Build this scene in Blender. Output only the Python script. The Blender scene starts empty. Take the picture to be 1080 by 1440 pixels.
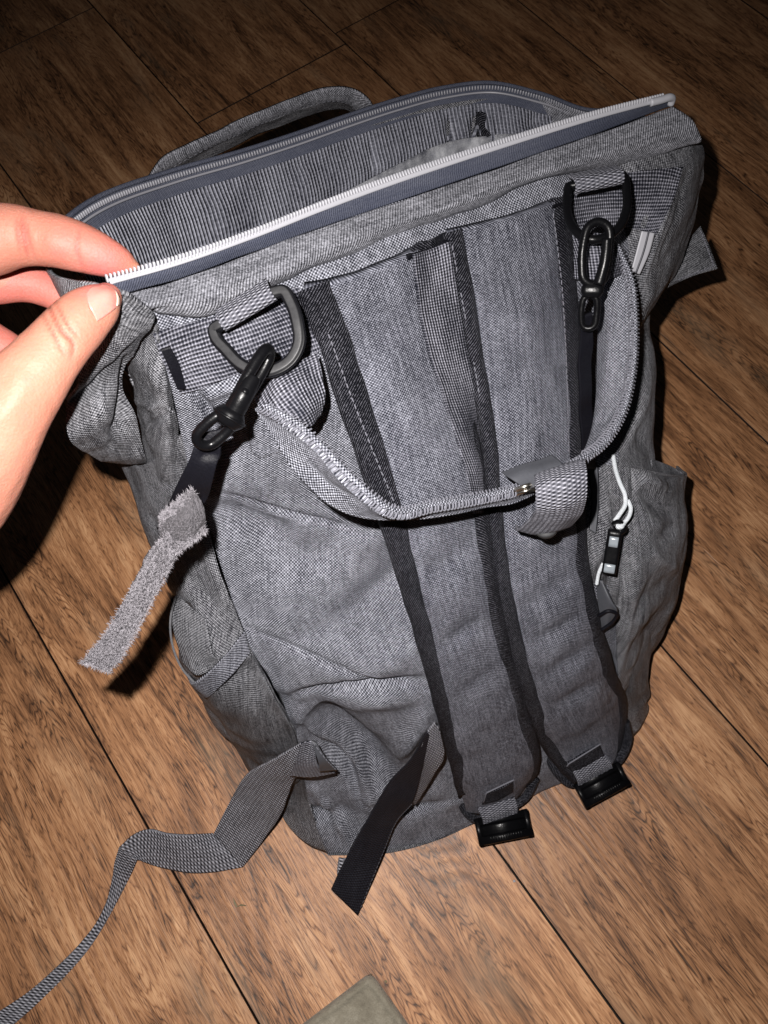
import bpy, math, random
import numpy as np
from mathutils import Matrix, Vector
from mathutils.bvhtree import BVHTree
rng = random.Random(7)
nrng = np.random.default_rng(11)

# ------------------------------------------------------------------ camera, light, exposure
FPX, CX, CY, HCAM = 1082.0, 540.0, 720.0, 0.70
nn = np.array([.0327, .3757, .926]); nn /= np.linalg.norm(nn)       # straight down, seen from the camera
WZ = -nn
WX = np.array([1., 0, 0]) - nn[0]*nn; WX /= np.linalg.norm(WX)
WY = np.cross(WZ, WX)
W = np.stack([WX, WY, WZ])
ORG = np.array([0, 0, HCAM])

def cam2w(c): return np.asarray(c) @ W.T + ORG
def w2cam(p): return (np.asarray(p) - ORG) @ W
def ray(px, py): return np.array([(px-CX)/FPX, (py-CY)/FPX, 1.0])
def P(px, py, h):
    if .03 < h < .29: h += .048*math.sin(math.pi*(h-.03)/.26)**2      # the bag's lower half stands steeper than its top
    r = ray(px, py); return cam2w(r*((HCAM-h)/(r@nn)))
def PD(px, py, d): return cam2w(ray(px, py)*d)
def proj(p):
    c = w2cam(p); return c[..., 0]/c[..., 2]*FPX+CX, c[..., 1]/c[..., 2]*FPX+CY, c[..., 2]
def PL(lst): return [P(*q) for q in lst]

sc = bpy.context.scene
COL = sc.collection
cd = bpy.data.cameras.new('camera'); cam = bpy.data.objects.new('camera', cd); COL.objects.link(cam)
cd.sensor_fit = 'VERTICAL'; cd.sensor_height = 24; cd.lens = 24*FPX/1440; cd.clip_start = .01; cd.clip_end = 50
m = Matrix.Identity(4)
for i, v in enumerate([cam2w([1, 0, 0])-ORG, cam2w([0, -1, 0])-ORG, cam2w([0, 0, -1])-ORG]):
    for k in range(3): m[k][i] = v[k]
for k in range(3): m[k][3] = ORG[k]
cam.matrix_world = m
cd.dof.use_dof = True; cd.dof.focus_distance = .47; cd.dof.aperture_fstop = 20.0
sc.camera = cam

wd = bpy.data.worlds.new('World'); sc.world = wd; wd.use_nodes = True
wd.node_tree.nodes['Background'].inputs[0].default_value = (.9, .93, 1, 1)
wd.node_tree.nodes['Background'].inputs[1].default_value = .012
ld = bpy.data.lights.new('phone_flash', 'SPOT'); lo = bpy.data.objects.new('phone_flash', ld); COL.objects.link(lo)
ld.energy = 24.5; ld.shadow_soft_size = .0030; ld.spot_size = math.radians(136); ld.spot_blend = 1.0
ld.color = (1.0, .96, .93)
lm = m.copy(); lp = cam2w([-.020, -.023, .0])
for k in range(3): lm[k][3] = lp[k]
lo.matrix_world = lm @ Matrix.Rotation(math.radians(-17), 4, 'X')
sc.view_settings.view_transform = 'Standard'; sc.view_settings.look = 'None'
sc.view_settings.exposure = 0; sc.view_settings.gamma = 1
sc.cycles.max_bounces = 5; sc.cycles.caustics_reflective = False; sc.cycles.caustics_refractive = False

# ------------------------------------------------------------------ node helpers
class NT:
    def __init__(s, name):
        s.m = bpy.data.materials.new(name); s.m.use_nodes = True
        s.t = s.m.node_tree; s.b = s.t.nodes['Principled BSDF']
    def n(s, typ, **kw):
        x = s.t.nodes.new(typ)
        for k, v in kw.items(): setattr(x, k, v)
        return x
    def put(s, sock, v):
        if isinstance(v, bpy.types.NodeSocket): s.t.links.new(v, sock)
        elif isinstance(v, (tuple, list)) and len(v) == 3 and sock.type == 'RGBA': sock.default_value = (*v, 1)
        else: sock.default_value = v
    def ma(s, op, a, b=0.0, c=0.0):
        x = s.n('ShaderNodeMath', operation=op); s.put(x.inputs[0], a); s.put(x.inputs[1], b); s.put(x.inputs[2], c)
        return x.outputs[0]
    def mix(s, f, a, b, blend='MIX'):
        x = s.n('ShaderNodeMix', data_type='RGBA', blend_type=blend); s.put(x.inputs[0], f); s.put(x.inputs[6], a); s.put(x.inputs[7], b)
        return x.outputs[2]
    def comb(s, a, b, c=0.0):
        x = s.n('ShaderNodeCombineXYZ'); s.put(x.inputs[0], a); s.put(x.inputs[1], b); s.put(x.inputs[2], c); return x.outputs[0]
    def noise(s, vec, scale=1, detail=2, rough=.5, dist=0.0):
        x = s.n('ShaderNodeTexNoise'); s.put(x.inputs['Vector'], vec); x.inputs['Scale'].default_value = scale
        x.inputs['Detail'].default_value = detail; x.inputs['Roughness'].default_value = rough; x.inputs['Distortion'].default_value = dist
        return x.outputs[0]
    def ramp(s, f, stops):
        x = s.n('ShaderNodeValToRGB'); s.put(x.inputs[0], f); e = x.color_ramp.elements
        while len(e) < len(stops): e.new(.5)
        for el, (p, c) in zip(e, stops): el.position = p; el.color = (*c, 1)
        return x.outputs[0]
    def sm(s, f, lo, hi):
        x = s.n('ShaderNodeMapRange', interpolation_type='SMOOTHSTEP'); s.put(x.inputs[0], f); x.inputs[1].default_value = lo; x.inputs[2].default_value = hi
        return x.outputs[0]
    def bump(s, h, dist, strength=1.0):
        x = s.n('ShaderNodeBump'); s.put(x.inputs['Height'], h); x.inputs['Distance'].default_value = dist; x.inputs['Strength'].default_value = strength
        s.t.links.new(x.outputs[0], s.b.inputs['Normal']); return x
    def uv(s):
        t = s.n('ShaderNodeUVMap'); x = s.n('ShaderNodeSeparateXYZ'); s.t.links.new(t.outputs[0], x.inputs[0]); return x.outputs[0], x.outputs[1]

def cloth(name, dark, light, kind='plain', pu=.0015, pv=.0015, con=.5, slub=.5, rough=.5, bump=.00035, swap=False, bias=0.0, melange=.25, sheen=.0, mott=.5):
    N = NT(name); u, v = N.uv()
    if swap: u, v = v, u
    obji = N.n('ShaderNodeObjectInfo').outputs['Random']
    wob = N.noise(N.comb(N.ma('MULTIPLY', u, 60), N.ma('MULTIPLY', v, 60)), 1, 2)
    uu = N.ma('ADD', u, N.ma('MULTIPLY', wob, .0012)); vv = N.ma('ADD', v, N.ma('MULTIPLY', wob, .0012))
    U = N.ma('MULTIPLY', uu, 2*math.pi/pu); V = N.ma('MULTIPLY', vv, 2*math.pi/pv)
    if kind == 'plain': w = N.ma('MULTIPLY', N.ma('SINE', U), N.ma('SINE', V))
    elif kind == 'web':      # ribs along v, floats alternate between ribs
        par = N.ma('MULTIPLY', N.ma('FLOOR', N.ma('MULTIPLY', uu, 1/pu)), math.pi)
        rib = N.ma('ABSOLUTE', N.ma('SINE', N.ma('MULTIPLY', U, .5)))
        w = N.ma('MULTIPLY', rib, N.ma('ADD', N.ma('MULTIPLY', N.ma('SINE', N.ma('ADD', V, par)), .8), .25))
    elif kind == 'grid': w = N.ma('ADD', N.ma('MULTIPLY', N.ma('SINE', U), .7), N.ma('MULTIPLY', N.ma('SINE', V), .5))
    elif kind == 'rib':
        w = N.ma('ADD', N.ma('MULTIPLY', N.ma('SINE', U), .9), N.ma('MULTIPLY', N.ma('SINE', V), .12))
    elif kind == 'twill':
        w = N.ma('ADD', N.ma('MULTIPLY', N.ma('SINE', N.ma('ADD', U, V)), .75), N.ma('MULTIPLY', N.ma('SINE', N.ma('SUBTRACT', N.ma('MULTIPLY', U, 2), V)), .3))
    elif kind == 'herring':
        tri = N.ma('PINGPONG', uu, pu*3)
        w = N.ma('SINE', N.ma('ADD', N.ma('MULTIPLY', tri, 2*math.pi/pu), V))
    elif kind == 'fuzz':
        w = N.ma('MULTIPLY', N.ma('SUBTRACT', N.noise(N.comb(uu, vv), 1/pu, 3, .7), .5), 4.0)
    cell = N.n('ShaderNodeTexWhiteNoise', noise_dimensions='3D')
    N.put(cell.inputs[0], N.comb(N.ma('FLOOR', N.ma('MULTIPLY', uu, 2/pu)), N.ma('FLOOR', N.ma('MULTIPLY', vv, 2/pv)), obji))
    sl = N.noise(N.comb(N.ma('MULTIPLY', u, 900), N.ma('MULTIPLY', v, 45), N.ma('MULTIPLY', obji, 50)), 1, 3, .6)
    mo = N.noise(N.comb(N.ma('MULTIPLY', u, 60), N.ma('MULTIPLY', v, 28), N.ma('MULTIPLY', obji, 90)), 1, 4, .6)
    f = N.ma('MULTIPLY_ADD', w, con*.5, .5+bias)
    f = N.ma('ADD', f, N.ma('MULTIPLY', N.ma('SUBTRACT', sl, .5), slub))
    f = N.ma('ADD', f, N.ma('MULTIPLY', N.ma('SUBTRACT', cell.outputs[0], .5), melange))
    f = N.ma('ADD', f, N.ma('MULTIPLY', N.ma('SUBTRACT', mo, .5), mott))
    c = N.ramp(f, [(0, dark), (.45, tuple(a*.55+b*.45 for a, b in zip(dark, light))), (.85, light), (1, tuple(min(1, x*1.25) for x in light))])
    N.put(N.b.inputs['Base Color'], c); N.b.inputs['Roughness'].default_value = rough
    N.b.inputs['Specular IOR Level'].default_value = .22
    N.b.inputs['Sheen Weight'].default_value = sheen; N.b.inputs['Sheen Roughness'].default_value = .4
    N.bump(N.ma('ADD', w, N.ma('MULTIPLY', cell.outputs[0], .5)), bump)
    return N.m

DK, LT = (.005, .006, .012), (.312, .319, .365)
M = {}
M['panel'] = cloth('heather_fabric', DK, LT, 'plain', .0019, .0017, 1.1, .6, melange=.4, bias=-.10)
M['strapf'] = cloth('heather_fabric_fine', (.004, .005, .012), (.232, .238, .280), 'plain', .0018, .0016, .95, .95, melange=.4, bias=-.11)
M['side'] = cloth('heather_fabric_side', (.005, .0055, .009), (.27, .272, .295), 'plain', .0017, .0016, .85, 1.1, melange=.45, mott=.7, bias=-.10)
M['band'] = cloth('herringbone_band', (.011, .012, .017), (.285, .288, .322), 'twill', .0016, .0016, .35, .9, melange=.45, bias=-.0, swap=True)
M['web'] = cloth('grey_webbing', (.012, .013, .020), (.25, .25, .285), 'web', .0024, .0019, 1.2, .2, bump=.0006, bias=-.20, mott=.3)
M['webbig'] = cloth('coarse_webbing', (.008, .009, .014), (.34, .34, .38), 'web', .0042, .0027, 1.5, .2, bump=.0007, bias=-.16, mott=.3)
M['webflat'] = cloth('dotted_webbing', (.007, .008, .014), (.24, .24, .28), 'grid', .0020, .0015, .85, .3, bump=.0005, bias=-.15, mott=1.3, melange=.3)
M['bind'] = cloth('twill_binding', (.002, .0022, .004), (.17, .17, .20), 'twill', .0019, .0017, .9, .2, bump=.0004, bias=-.47, mott=.4, melange=.45)
M['bindlight'] = cloth('twill_binding_light', (.012, .013, .022), (.26, .26, .29), 'web', .0019, .0020, 1.0, .3, bump=.0005, bias=-.02, mott=.9)
M['ribl'] = cloth('ribbed_lining', (.012, .013, .022), (.25, .256, .30), 'rib', .0025, .0018, .6, .3, bump=.0007, bias=-.02, mott=.7)
M['tape'] = cloth('zip_tape', (.028, .033, .055), (.075, .080, .105), 'plain', .0012, .0012, .25, .6, swap=True, bump=.0002, mott=.8)
M['blackweb'] = cloth('black_webbing', (.003, .003, .005), (.020, .020, .026), 'web', .0022, .0022, .7, .5, bump=.0004, rough=.5)
M['velcro'] = cloth('loop_fastener', (.05, .048, .052), (.17, .16, .175), 'fuzz', .0011, .0011, 1.0, .0, bump=.0012, rough=.7)
M['satin'] = cloth('satin_lining', (.05, .053, .068), (.34, .345, .37), 'plain', .0007, .0007, .1, .2, bump=.0001, rough=.33, sheen=0, mott=3.2)
M['satin'].node_tree.nodes['Principled BSDF'].inputs['Specular IOR Level'].default_value = .8
M['edge'] = cloth('overlock_thread', (.04, .04, .05), (.22, .22, .23), 'twill', .0009, .0009, .5, .2, bump=.0002)

def plain(name, col, rough=.4, metal=0.0, spec=.5, nz=0.0, scale=600, bump=0.0, **kw):
    N = NT(name); tc = N.n('ShaderNodeTexCoord').outputs['Object']
    x = N.noise(tc, scale, 3, .6)
    if nz: N.put(N.b.inputs['Base Color'], N.mix(x, tuple(c*(1-nz) for c in col), tuple(min(1, c*(1+nz)) for c in col)))
    else: N.put(N.b.inputs['Base Color'], col)
    N.put(N.b.inputs['Roughness'], N.ma('MULTIPLY_ADD', N.noise(tc, scale*.3, 3), .3, rough-.15)); N.b.inputs['Metallic'].default_value = metal
    N.b.inputs['Specular IOR Level'].default_value = spec
    if bump: N.bump(x, bump)
    for k, v in kw.items(): N.b.inputs[k].default_value = v
    return N.m
M['thread'] = plain('sewing_thread', (.12, .12, .14), .7, spec=.1)
M['threaddk'] = plain('dark_thread', (.05, .05, .06), .6)
M['white'] = plain('white_zip_coil', (.30, .30, .325), .4, spec=.3)
M['grey'] = plain('grey_zip_coil', (.17, .17, .19), .4)
M['blackp'] = plain('black_plastic', (.0025, .0025, .003), .30, spec=.14, nz=.2, bump=.0001)
M['gun'] = plain('gunmetal', (.024, .024, .0255), .5, 0.0, spec=.3, nz=.5, scale=350, bump=.0001)
M['gunedge'] = plain('gunmetal_edge', (.003, .003, .004), .4, .0, spec=.15, nz=.3, scale=400)
M['steel'] = plain('steel', (.5, .47, .42), .3, 1.0)
M['rubber'] = plain('dark_rubber', (.045, .047, .055), .55, nz=.2)
M['satstrap'] = plain('black_satin', (.004, .004, .006), .5, spec=.12, nz=.4, scale=900, bump=.0003)
for k_ in ('bind', 'blackweb'): M[k_].node_tree.nodes['Principled BSDF'].inputs['Specular IOR Level'].default_value = .08
M['cord'] = cloth('white_cord', (.35, .38, .42), (.72, .75, .78), 'twill', .0012, .0012, .8, .2, bump=.0002)
M['silver'] = plain('clear_sleeve', (.17, .19, .21), .22, nz=.3, scale=200)

# ------------------------------------------------------------------ mesh helpers
def sph(pts, n, sharp=False):
    pts = np.asarray(pts, float)
    if len(pts) == 1: return np.repeat(pts, n, 0)
    seg = np.linalg.norm(np.diff(pts, axis=0), axis=1)+1e-9
    t = np.concatenate([[0], np.cumsum(seg)]); x = np.linspace(0, t[-1], n)
    if sharp or len(pts) == 2: return np.stack([np.interp(x, t, pts[:, k]) for k in range(pts.shape[1])], 1)
    # cubic hermite, finite-difference tangents
    mt = np.zeros_like(pts)
    d = np.diff(pts, axis=0)/seg[:, None]
    mt[1:-1] = (d[:-1]*seg[1:, None]+d[1:]*seg[:-1, None])/(seg[1:]+seg[:-1])[:, None]
    mt[0] = d[0]; mt[-1] = d[-1]
    i = np.clip(np.searchsorted(t, x, 'right')-1, 0, len(seg)-1)
    s = ((x-t[i])/seg[i])[:, None]; h = seg[i][:, None]
    return ((2*s**3-3*s**2+1)*pts[i]+(s**3-2*s**2+s)*h*mt[i]+(-2*s**3+3*s**2)*pts[i+1]+(s**3-s**2)*h*mt[i+1])

def gridspl(rows, nv, nu):
    n0 = len(rows[0])
    R = [sph(r, nu) for r in rows]
    R = np.array(R)                                   # rows x nu x 3
    mid = R.mean(1); seg = np.linalg.norm(np.diff(R, axis=0), axis=2).mean(1)+1e-9
    t = np.concatenate([[0], np.cumsum(seg)]); x = np.linspace(0, t[-1], nv)
    if len(rows) == 2:
        s = (x/t[-1])[:, None, None]; return R[0]*(1-s)+R[1]*s
    mt = np.zeros_like(R); d = np.diff(R, axis=0)/seg[:, None, None]
    mt[1:-1] = (d[:-1]*seg[1:, None, None]+d[1:]*seg[:-1, None, None])/(seg[1:]+seg[:-1])[:, None, None]
    mt[0] = d[0]; mt[-1] = d[-1]
    i = np.clip(np.searchsorted(t, x, 'right')-1, 0, len(seg)-1)
    s = ((x-t[i])/seg[i])[:, None, None]; h = seg[i][:, None, None]
    return ((2*s**3-3*s**2+1)*R[i]+(s**3-2*s**2+s)*h*mt[i]+(-2*s**3+3*s**2)*R[i+1]+(s**3-s**2)*h*mt[i+1])

_T = nrng.random((64, 64, 64))
def vnoise(p, scale):
    q = np.asarray(p)*scale+100; i = np.floor(q).astype(int); f = q-i; f = f*f*(3-2*f)
    o = 0
    for a in (0, 1):
        for b in (0, 1):
            for c in (0, 1):
                w = (f[..., 0] if a else 1-f[..., 0])*(f[..., 1] if b else 1-f[..., 1])*(f[..., 2] if c else 1-f[..., 2])
                o = o+w*_T[(i[..., 0]+a) % 64, (i[..., 1]+b) % 64, (i[..., 2]+c) % 64]
    return o*2-1

def foldsum(px, py, folds):
    out = np.zeros_like(px)
    for pl, wid, amp in folds:
        pl = np.asarray(pl, float)
        seg = np.linalg.norm(np.diff(pl, axis=0), axis=1); t = np.concatenate([[0], np.cumsum(seg)])
        pl = sph(pl, 24); T = np.linspace(0, 1, 24)
        best = np.full(px.shape, 1e9); bt = np.zeros_like(px)
        for k in range(23):
            a, b = pl[k], pl[k+1]; ab = b-a; L = ab@ab+1e-9
            s = np.clip(((px-a[0])*ab[0]+(py-a[1])*ab[1])/L, 0, 1)
            dd = np.hypot(px-a[0]-s*ab[0], py-a[1]-s*ab[1])
            mkk = dd < best; best = np.where(mkk, dd, best); bt = np.where(mkk, T[k]+s/23, bt)
        tap = np.sin(np.pi*np.clip(bt, 0.02, .98))**.6
        out += amp*np.exp(-(best/wid)**2)*tap
    return out

def mkmesh(name, V, F, mat, parent=None, uvs=None, smooth=True, kind=None):
    me = bpy.data.meshes.new(name); me.from_pydata([tuple(v) for v in np.asarray(V)], [], [tuple(int(i) for i in f) for f in F])
    if uvs is not None:
        uvl = me.uv_layers.new(name='UVMap'); li = np.zeros(len(me.loops), int); me.loops.foreach_get('vertex_index', li)
        uvl.data.foreach_set('uv', np.asarray(uvs)[li].ravel())
    me.polygons.foreach_set('use_smooth', [smooth]*len(me.polygons)); me.materials.append(mat); me.update()
    o = bpy.data.objects.new(name, me); COL.objects.link(o)
    if parent is not None: o.parent = parent
    if kind: o['kind'] = kind
    return o

SURF = {}
def gnorm(G):
    du = np.gradient(G, axis=1); dv = np.gradient(G, axis=0); n = np.cross(du, dv); n /= np.linalg.norm(n, axis=2, keepdims=True)+1e-12
    return n
def patch(name, rows, mat, nv, nu, parent=None, thick=.0012, folds=None, nz=(), puff=0.0, puffp=4, ef=0, surf=None, out=None, flip=None, jag=0.0, edge=0.0):
    G = gridspl(rows, nv, nu); n = gnorm(G)
    ref = ORG if out is None else None
    sgn = 1 if (n*((ORG-G) if out is None else (G-np.asarray(out)))).sum() > 0 else -1
    if flip: sgn = -sgn
    n = n*sgn
    d = np.zeros(G.shape[:2])
    s = np.linspace(-1, 1, nu)[None, :]
    if puff: d = d+puff*(1-np.abs(s)**puffp)
    if edge:   # rolled edges
        d = d-edge*(np.abs(s)**12)
    if folds:
        px, py, _ = proj(G); fs = foldsum(px, py, folds); d = d+(fs*(1-np.abs(s)**ef)**2 if ef else fs)
    for a, sc_ in nz: d = d+a*vnoise(G, sc_)
    G2 = G+n*d[..., None]
    n2 = gnorm(G2)*sgn
    u = np.concatenate([np.zeros((nv, 1)), np.cumsum(np.linalg.norm(np.diff(G, axis=1), axis=2), axis=1)], 1)
    u = u-u[:, nu//2:nu//2+1]
    v = np.concatenate([[0], np.cumsum(np.linalg.norm(np.diff(G, axis=0), axis=2).mean(1))])[:, None]+np.zeros((1, nu))
    uv = np.stack([u, v], 2).reshape(-1, 2)
    idx = np.arange(nv*nu).reshape(nv, nu)
    a, b, c, e = idx[:-1, :-1].ravel(), idx[:-1, 1:].ravel(), idx[1:, 1:].ravel(), idx[1:, :-1].ravel()
    F = np.stack([a, b, c, e], 1) if sgn > 0 else np.stack([e, c, b, a], 1)
    V = G2.reshape(-1, 3)
    if surf: SURF[surf+'_s'] = BVHTree.FromPolygons([tuple(x) for x in G.reshape(-1, 3)], F.tolist())
    if surf: SURF[surf] = BVHTree.FromPolygons([tuple(x) for x in V], F.tolist())
    if thick:
        B = (G2-n2*thick).reshape(-1, 3); off = nv*nu; V = np.concatenate([V, B]); uv = np.concatenate([uv, uv])
        bor = np.concatenate([idx[0, :], idx[1:, -1], idx[-1, -2::-1], idx[-2:0:-1, 0]])
        nb = np.roll(bor, -1); S = np.stack([bor, bor+off, nb+off, nb], 1)
        if sgn < 0: S = S[:, ::-1]
        F = np.concatenate([F, F[:, ::-1]+off, S[:, ::-1] if False else S])
    return mkmesh(name, V, F, mat, parent, uv)

def ribbon(name, A, B, mat, nl, nw, parent=None, **kw):
    """strip between two edge polylines (point i of A faces point i of B)"""
    return patch(name, [[a, b] for a, b in zip(A, B)] if len(A) != 2 else [[A[0], B[0]], [A[1], B[1]]], mat, nl, nw, parent, **kw)

def frames(path, up=None):
    T = np.gradient(path, axis=0); T /= np.linalg.norm(T, axis=1, keepdims=True)+1e-12
    if up is not None:
        Nn = up-(T*up).sum(1, keepdims=True)*T; Nn /= np.linalg.norm(Nn, axis=1, keepdims=True)+1e-12
    else:
        Nn = np.zeros_like(T); v = np.array([.3, .2, .93]); v = v-(v@T[0])*T[0]; Nn[0] = v/np.linalg.norm(v)
        for i in range(1, len(T)):
            v = Nn[i-1]-(Nn[i-1]@T[i])*T[i]; Nn[i] = v/(np.linalg.norm(v)+1e-12)
    return T, Nn, np.cross(T, Nn)
def sweep(name, path, prof, mat, parent=None, n=60, up=None, closed=False, scale=None, sharp=False, **kw):
    p = sph(list(path)+([path[0]] if closed else []), n+(1 if closed else 0), sharp)
    if closed: p = p[:-1]
    if closed:
        T = np.roll(p, -1, 0)-np.roll(p, 1, 0); T /= np.linalg.norm(T, axis=1, keepdims=True)
        u = np.asarray(up); Nn = u-(T*u).sum(1, keepdims=True)*T; Nn /= np.linalg.norm(Nn, axis=1, keepdims=True); Bn = np.cross(T, Nn)
    else: T, Nn, Bn = frames(p, up)
    prof = np.asarray(prof); k = len(prof); sc_ = np.ones(n) if scale is None else np.interp(np.linspace(0, 1, n), np.linspace(0, 1, len(scale)), scale)
    V = p[:, None]+(Bn[:, None]*prof[None, :, :1]+Nn[:, None]*prof[None, :, 1:])*sc_[:, None, None]
    V = V.reshape(-1, 3); F = []
    for i in range(n if closed else n-1):
        j = (i+1) % n
        for q in range(k): r = (q+1) % k; F.append((i*k+q, i*k+r, j*k+r, j*k+q))
    if not closed: F.append(tuple(range(k))[::-1]); F.append(tuple((n-1)*k+q for q in range(k)))
    L = np.concatenate([[0], np.cumsum(np.linalg.norm(np.diff(p, axis=0), axis=1))])
    per = np.linalg.norm(prof[0]-prof[1])*k
    uv = np.stack(np.broadcast_arrays(np.linspace(0, per, k)[None, :], L[:, None]), 2).reshape(-1, 2)
    return mkmesh(name, V, F, mat, parent, uv, **kw)
def circ(r, k=12, ry=None): a = np.linspace(0, 2*np.pi, k, endpoint=False); return np.stack([r*np.cos(a), (ry or r)*np.sin(a)], 1)
def rrect(w, h, r, k=3):
    o = []
    for cx, cy, a0 in ((w/2-r, h/2-r, 0), (-w/2+r, h/2-r, 90), (-w/2+r, -h/2+r, 180), (w/2-r, -h/2+r, 270)):
        for i in range(k+1): a = math.radians(a0+90*i/k); o.append((cx+r*math.cos(a), cy+r*math.sin(a)))
    return np.array(o)
def tube(name, path, r, mat, parent=None, n=60, k=12, **kw): return sweep(name, path, circ(r, k), mat, parent, n, **kw)

def hit(px, py, names, off=0.0, fallback=None):
    d = Vector(cam2w(ray(px, py))-ORG).normalized(); best = None
    for nm in names:
        h = SURF[nm].ray_cast(Vector(ORG), d)
        if h[0] is not None and (best is None or h[3] < best[1]): best = (np.array(h[0]), h[3])
    if best is None: return fallback
    return best[0]-np.array(d)*off
def onpl(pl, names, off=.0006, n=40):
    q = sph(np.asarray(pl, float), n); return [x for x in (hit(a, b, names, off) for a, b in q) if x is not None]

def boxes(name, centers, X, Y, Z, mat, parent=None, kind='stuff', bev=.3):
    """many small rounded bars joined: X,Y,Z are half-axis vectors per centre"""
    prof = [(-1, -bev*2+1-1), ]
    V = []; F = []
    corners = [(-1, -.6, -1), (-1, .6, -1), (-.6, 1, -1), (.6, 1, -1), (1, .6, -1), (1, -.6, -1), (.6, -1, -1), (-.6, -1, -1)]
    ring0 = np.array([(a*.6, b*.6, -1) for a, b, _ in corners]); ring1 = np.array([(a, b, -.75) for a, b, _ in corners])
    ring2 = ring1*[1, 1, -1]; ring3 = ring0*[1, 1, -1]; R = np.concatenate([ring0, ring1, ring2, ring3])
    k = 8; f0 = []
    for r in range(3):
        for q in range(k): f0.append((r*k+q, (r+1)*k+q, (r+1)*k+(q+1) % k, r*k+(q+1) % k))
    f0.append(tuple(range(k))); f0.append(tuple(3*k+q for q in range(k))[::-1])
    for i in range(len(centers)):
        b = len(V)*1
        V.append(centers[i]+R[:, :1]*X[i]+R[:, 1:2]*Y[i]+R[:, 2:]*Z[i])
    nvv = len(R)
    for i in range(len(centers)): F += [tuple(j+i*nvv for j in f) for f in f0]
    return mkmesh(name, np.concatenate(V), F, mat, parent, np.concatenate(V)[:, :2], kind=kind)

def dashes(name, pts, mat, parent=None, L=.0026, gap=.0012, r=.00032, jit=.12):
    pts = np.asarray(pts); seg = np.linalg.norm(np.diff(pts, axis=0), axis=1); t = np.concatenate([[0], np.cumsum(seg)])
    n = max(1, int(t[-1]/(L+gap))); C = []; X = []; Y = []; Z = []
    view = ORG
    for i in range(n):
        s0 = i*(L+gap); s1 = s0+L
        a = np.array([np.interp(s0, t, pts[:, k]) for k in range(3)]); b = np.array([np.interp(s1, t, pts[:, k]) for k in range(3)])
        z = (b-a)/2; l = np.linalg.norm(z)
        if l < 1e-5: continue
        up = view-a; up /= np.linalg.norm(up); y = up-(up@z)/l**2*z; y /= np.linalg.norm(y); x = np.cross(z/l, y)
        sk = x*l*rng.uniform(-jit, jit)
        C.append((a+b)/2); Z.append(z+sk); X.append(x*r); Y.append(y*r)
    return boxes(name, C, X, Y, Z, mat, parent)

def teeth(name, path, across, mat, parent, pitch, hl, hw, hh, lift=0.0):
    p = sph(path, 400); seg = np.linalg.norm(np.diff(p, axis=0), axis=1); t = np.concatenate([[0], np.cumsum(seg)])
    n = int(t[-1]/pitch); C = []; X = []; Y = []; Z = []
    ac = sph(across, 400)
    for i in range(n):
        f = lambda A: np.array([np.interp(i*pitch, t, A[:, k]) for k in range(3)])
        c = f(p); c2 = np.array([np.interp(min(i*pitch+1e-3, t[-1]), t, p[:, k]) for k in range(3)])
        T = c2-c
        if np.linalg.norm(T) < 1e-6: continue
        T /= np.linalg.norm(T); a = f(ac); a = a-(a@T)*T; a /= np.linalg.norm(a); nrm = np.cross(T, a); 
        if nrm@(ORG-c) < 0: nrm = -nrm
        C.append(c+a*hl*.4+nrm*lift); X.append(T*hw); Y.append(nrm*hh); Z.append(a*hl)
    return boxes(name, C, X, Y, Z, mat, parent)

def empty(name, loc, label=None, cat=None, group=None, kind=None):
    o = bpy.data.objects.new(name, None); COL.objects.link(o)
    o.empty_display_size = .02
    if label: o['label'] = label
    if cat: o['category'] = cat
    if group: o['group'] = group
    if kind: o['kind'] = kind
    return o          # roots stay at the world origin on the floor; parts hold world coordinates

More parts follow.
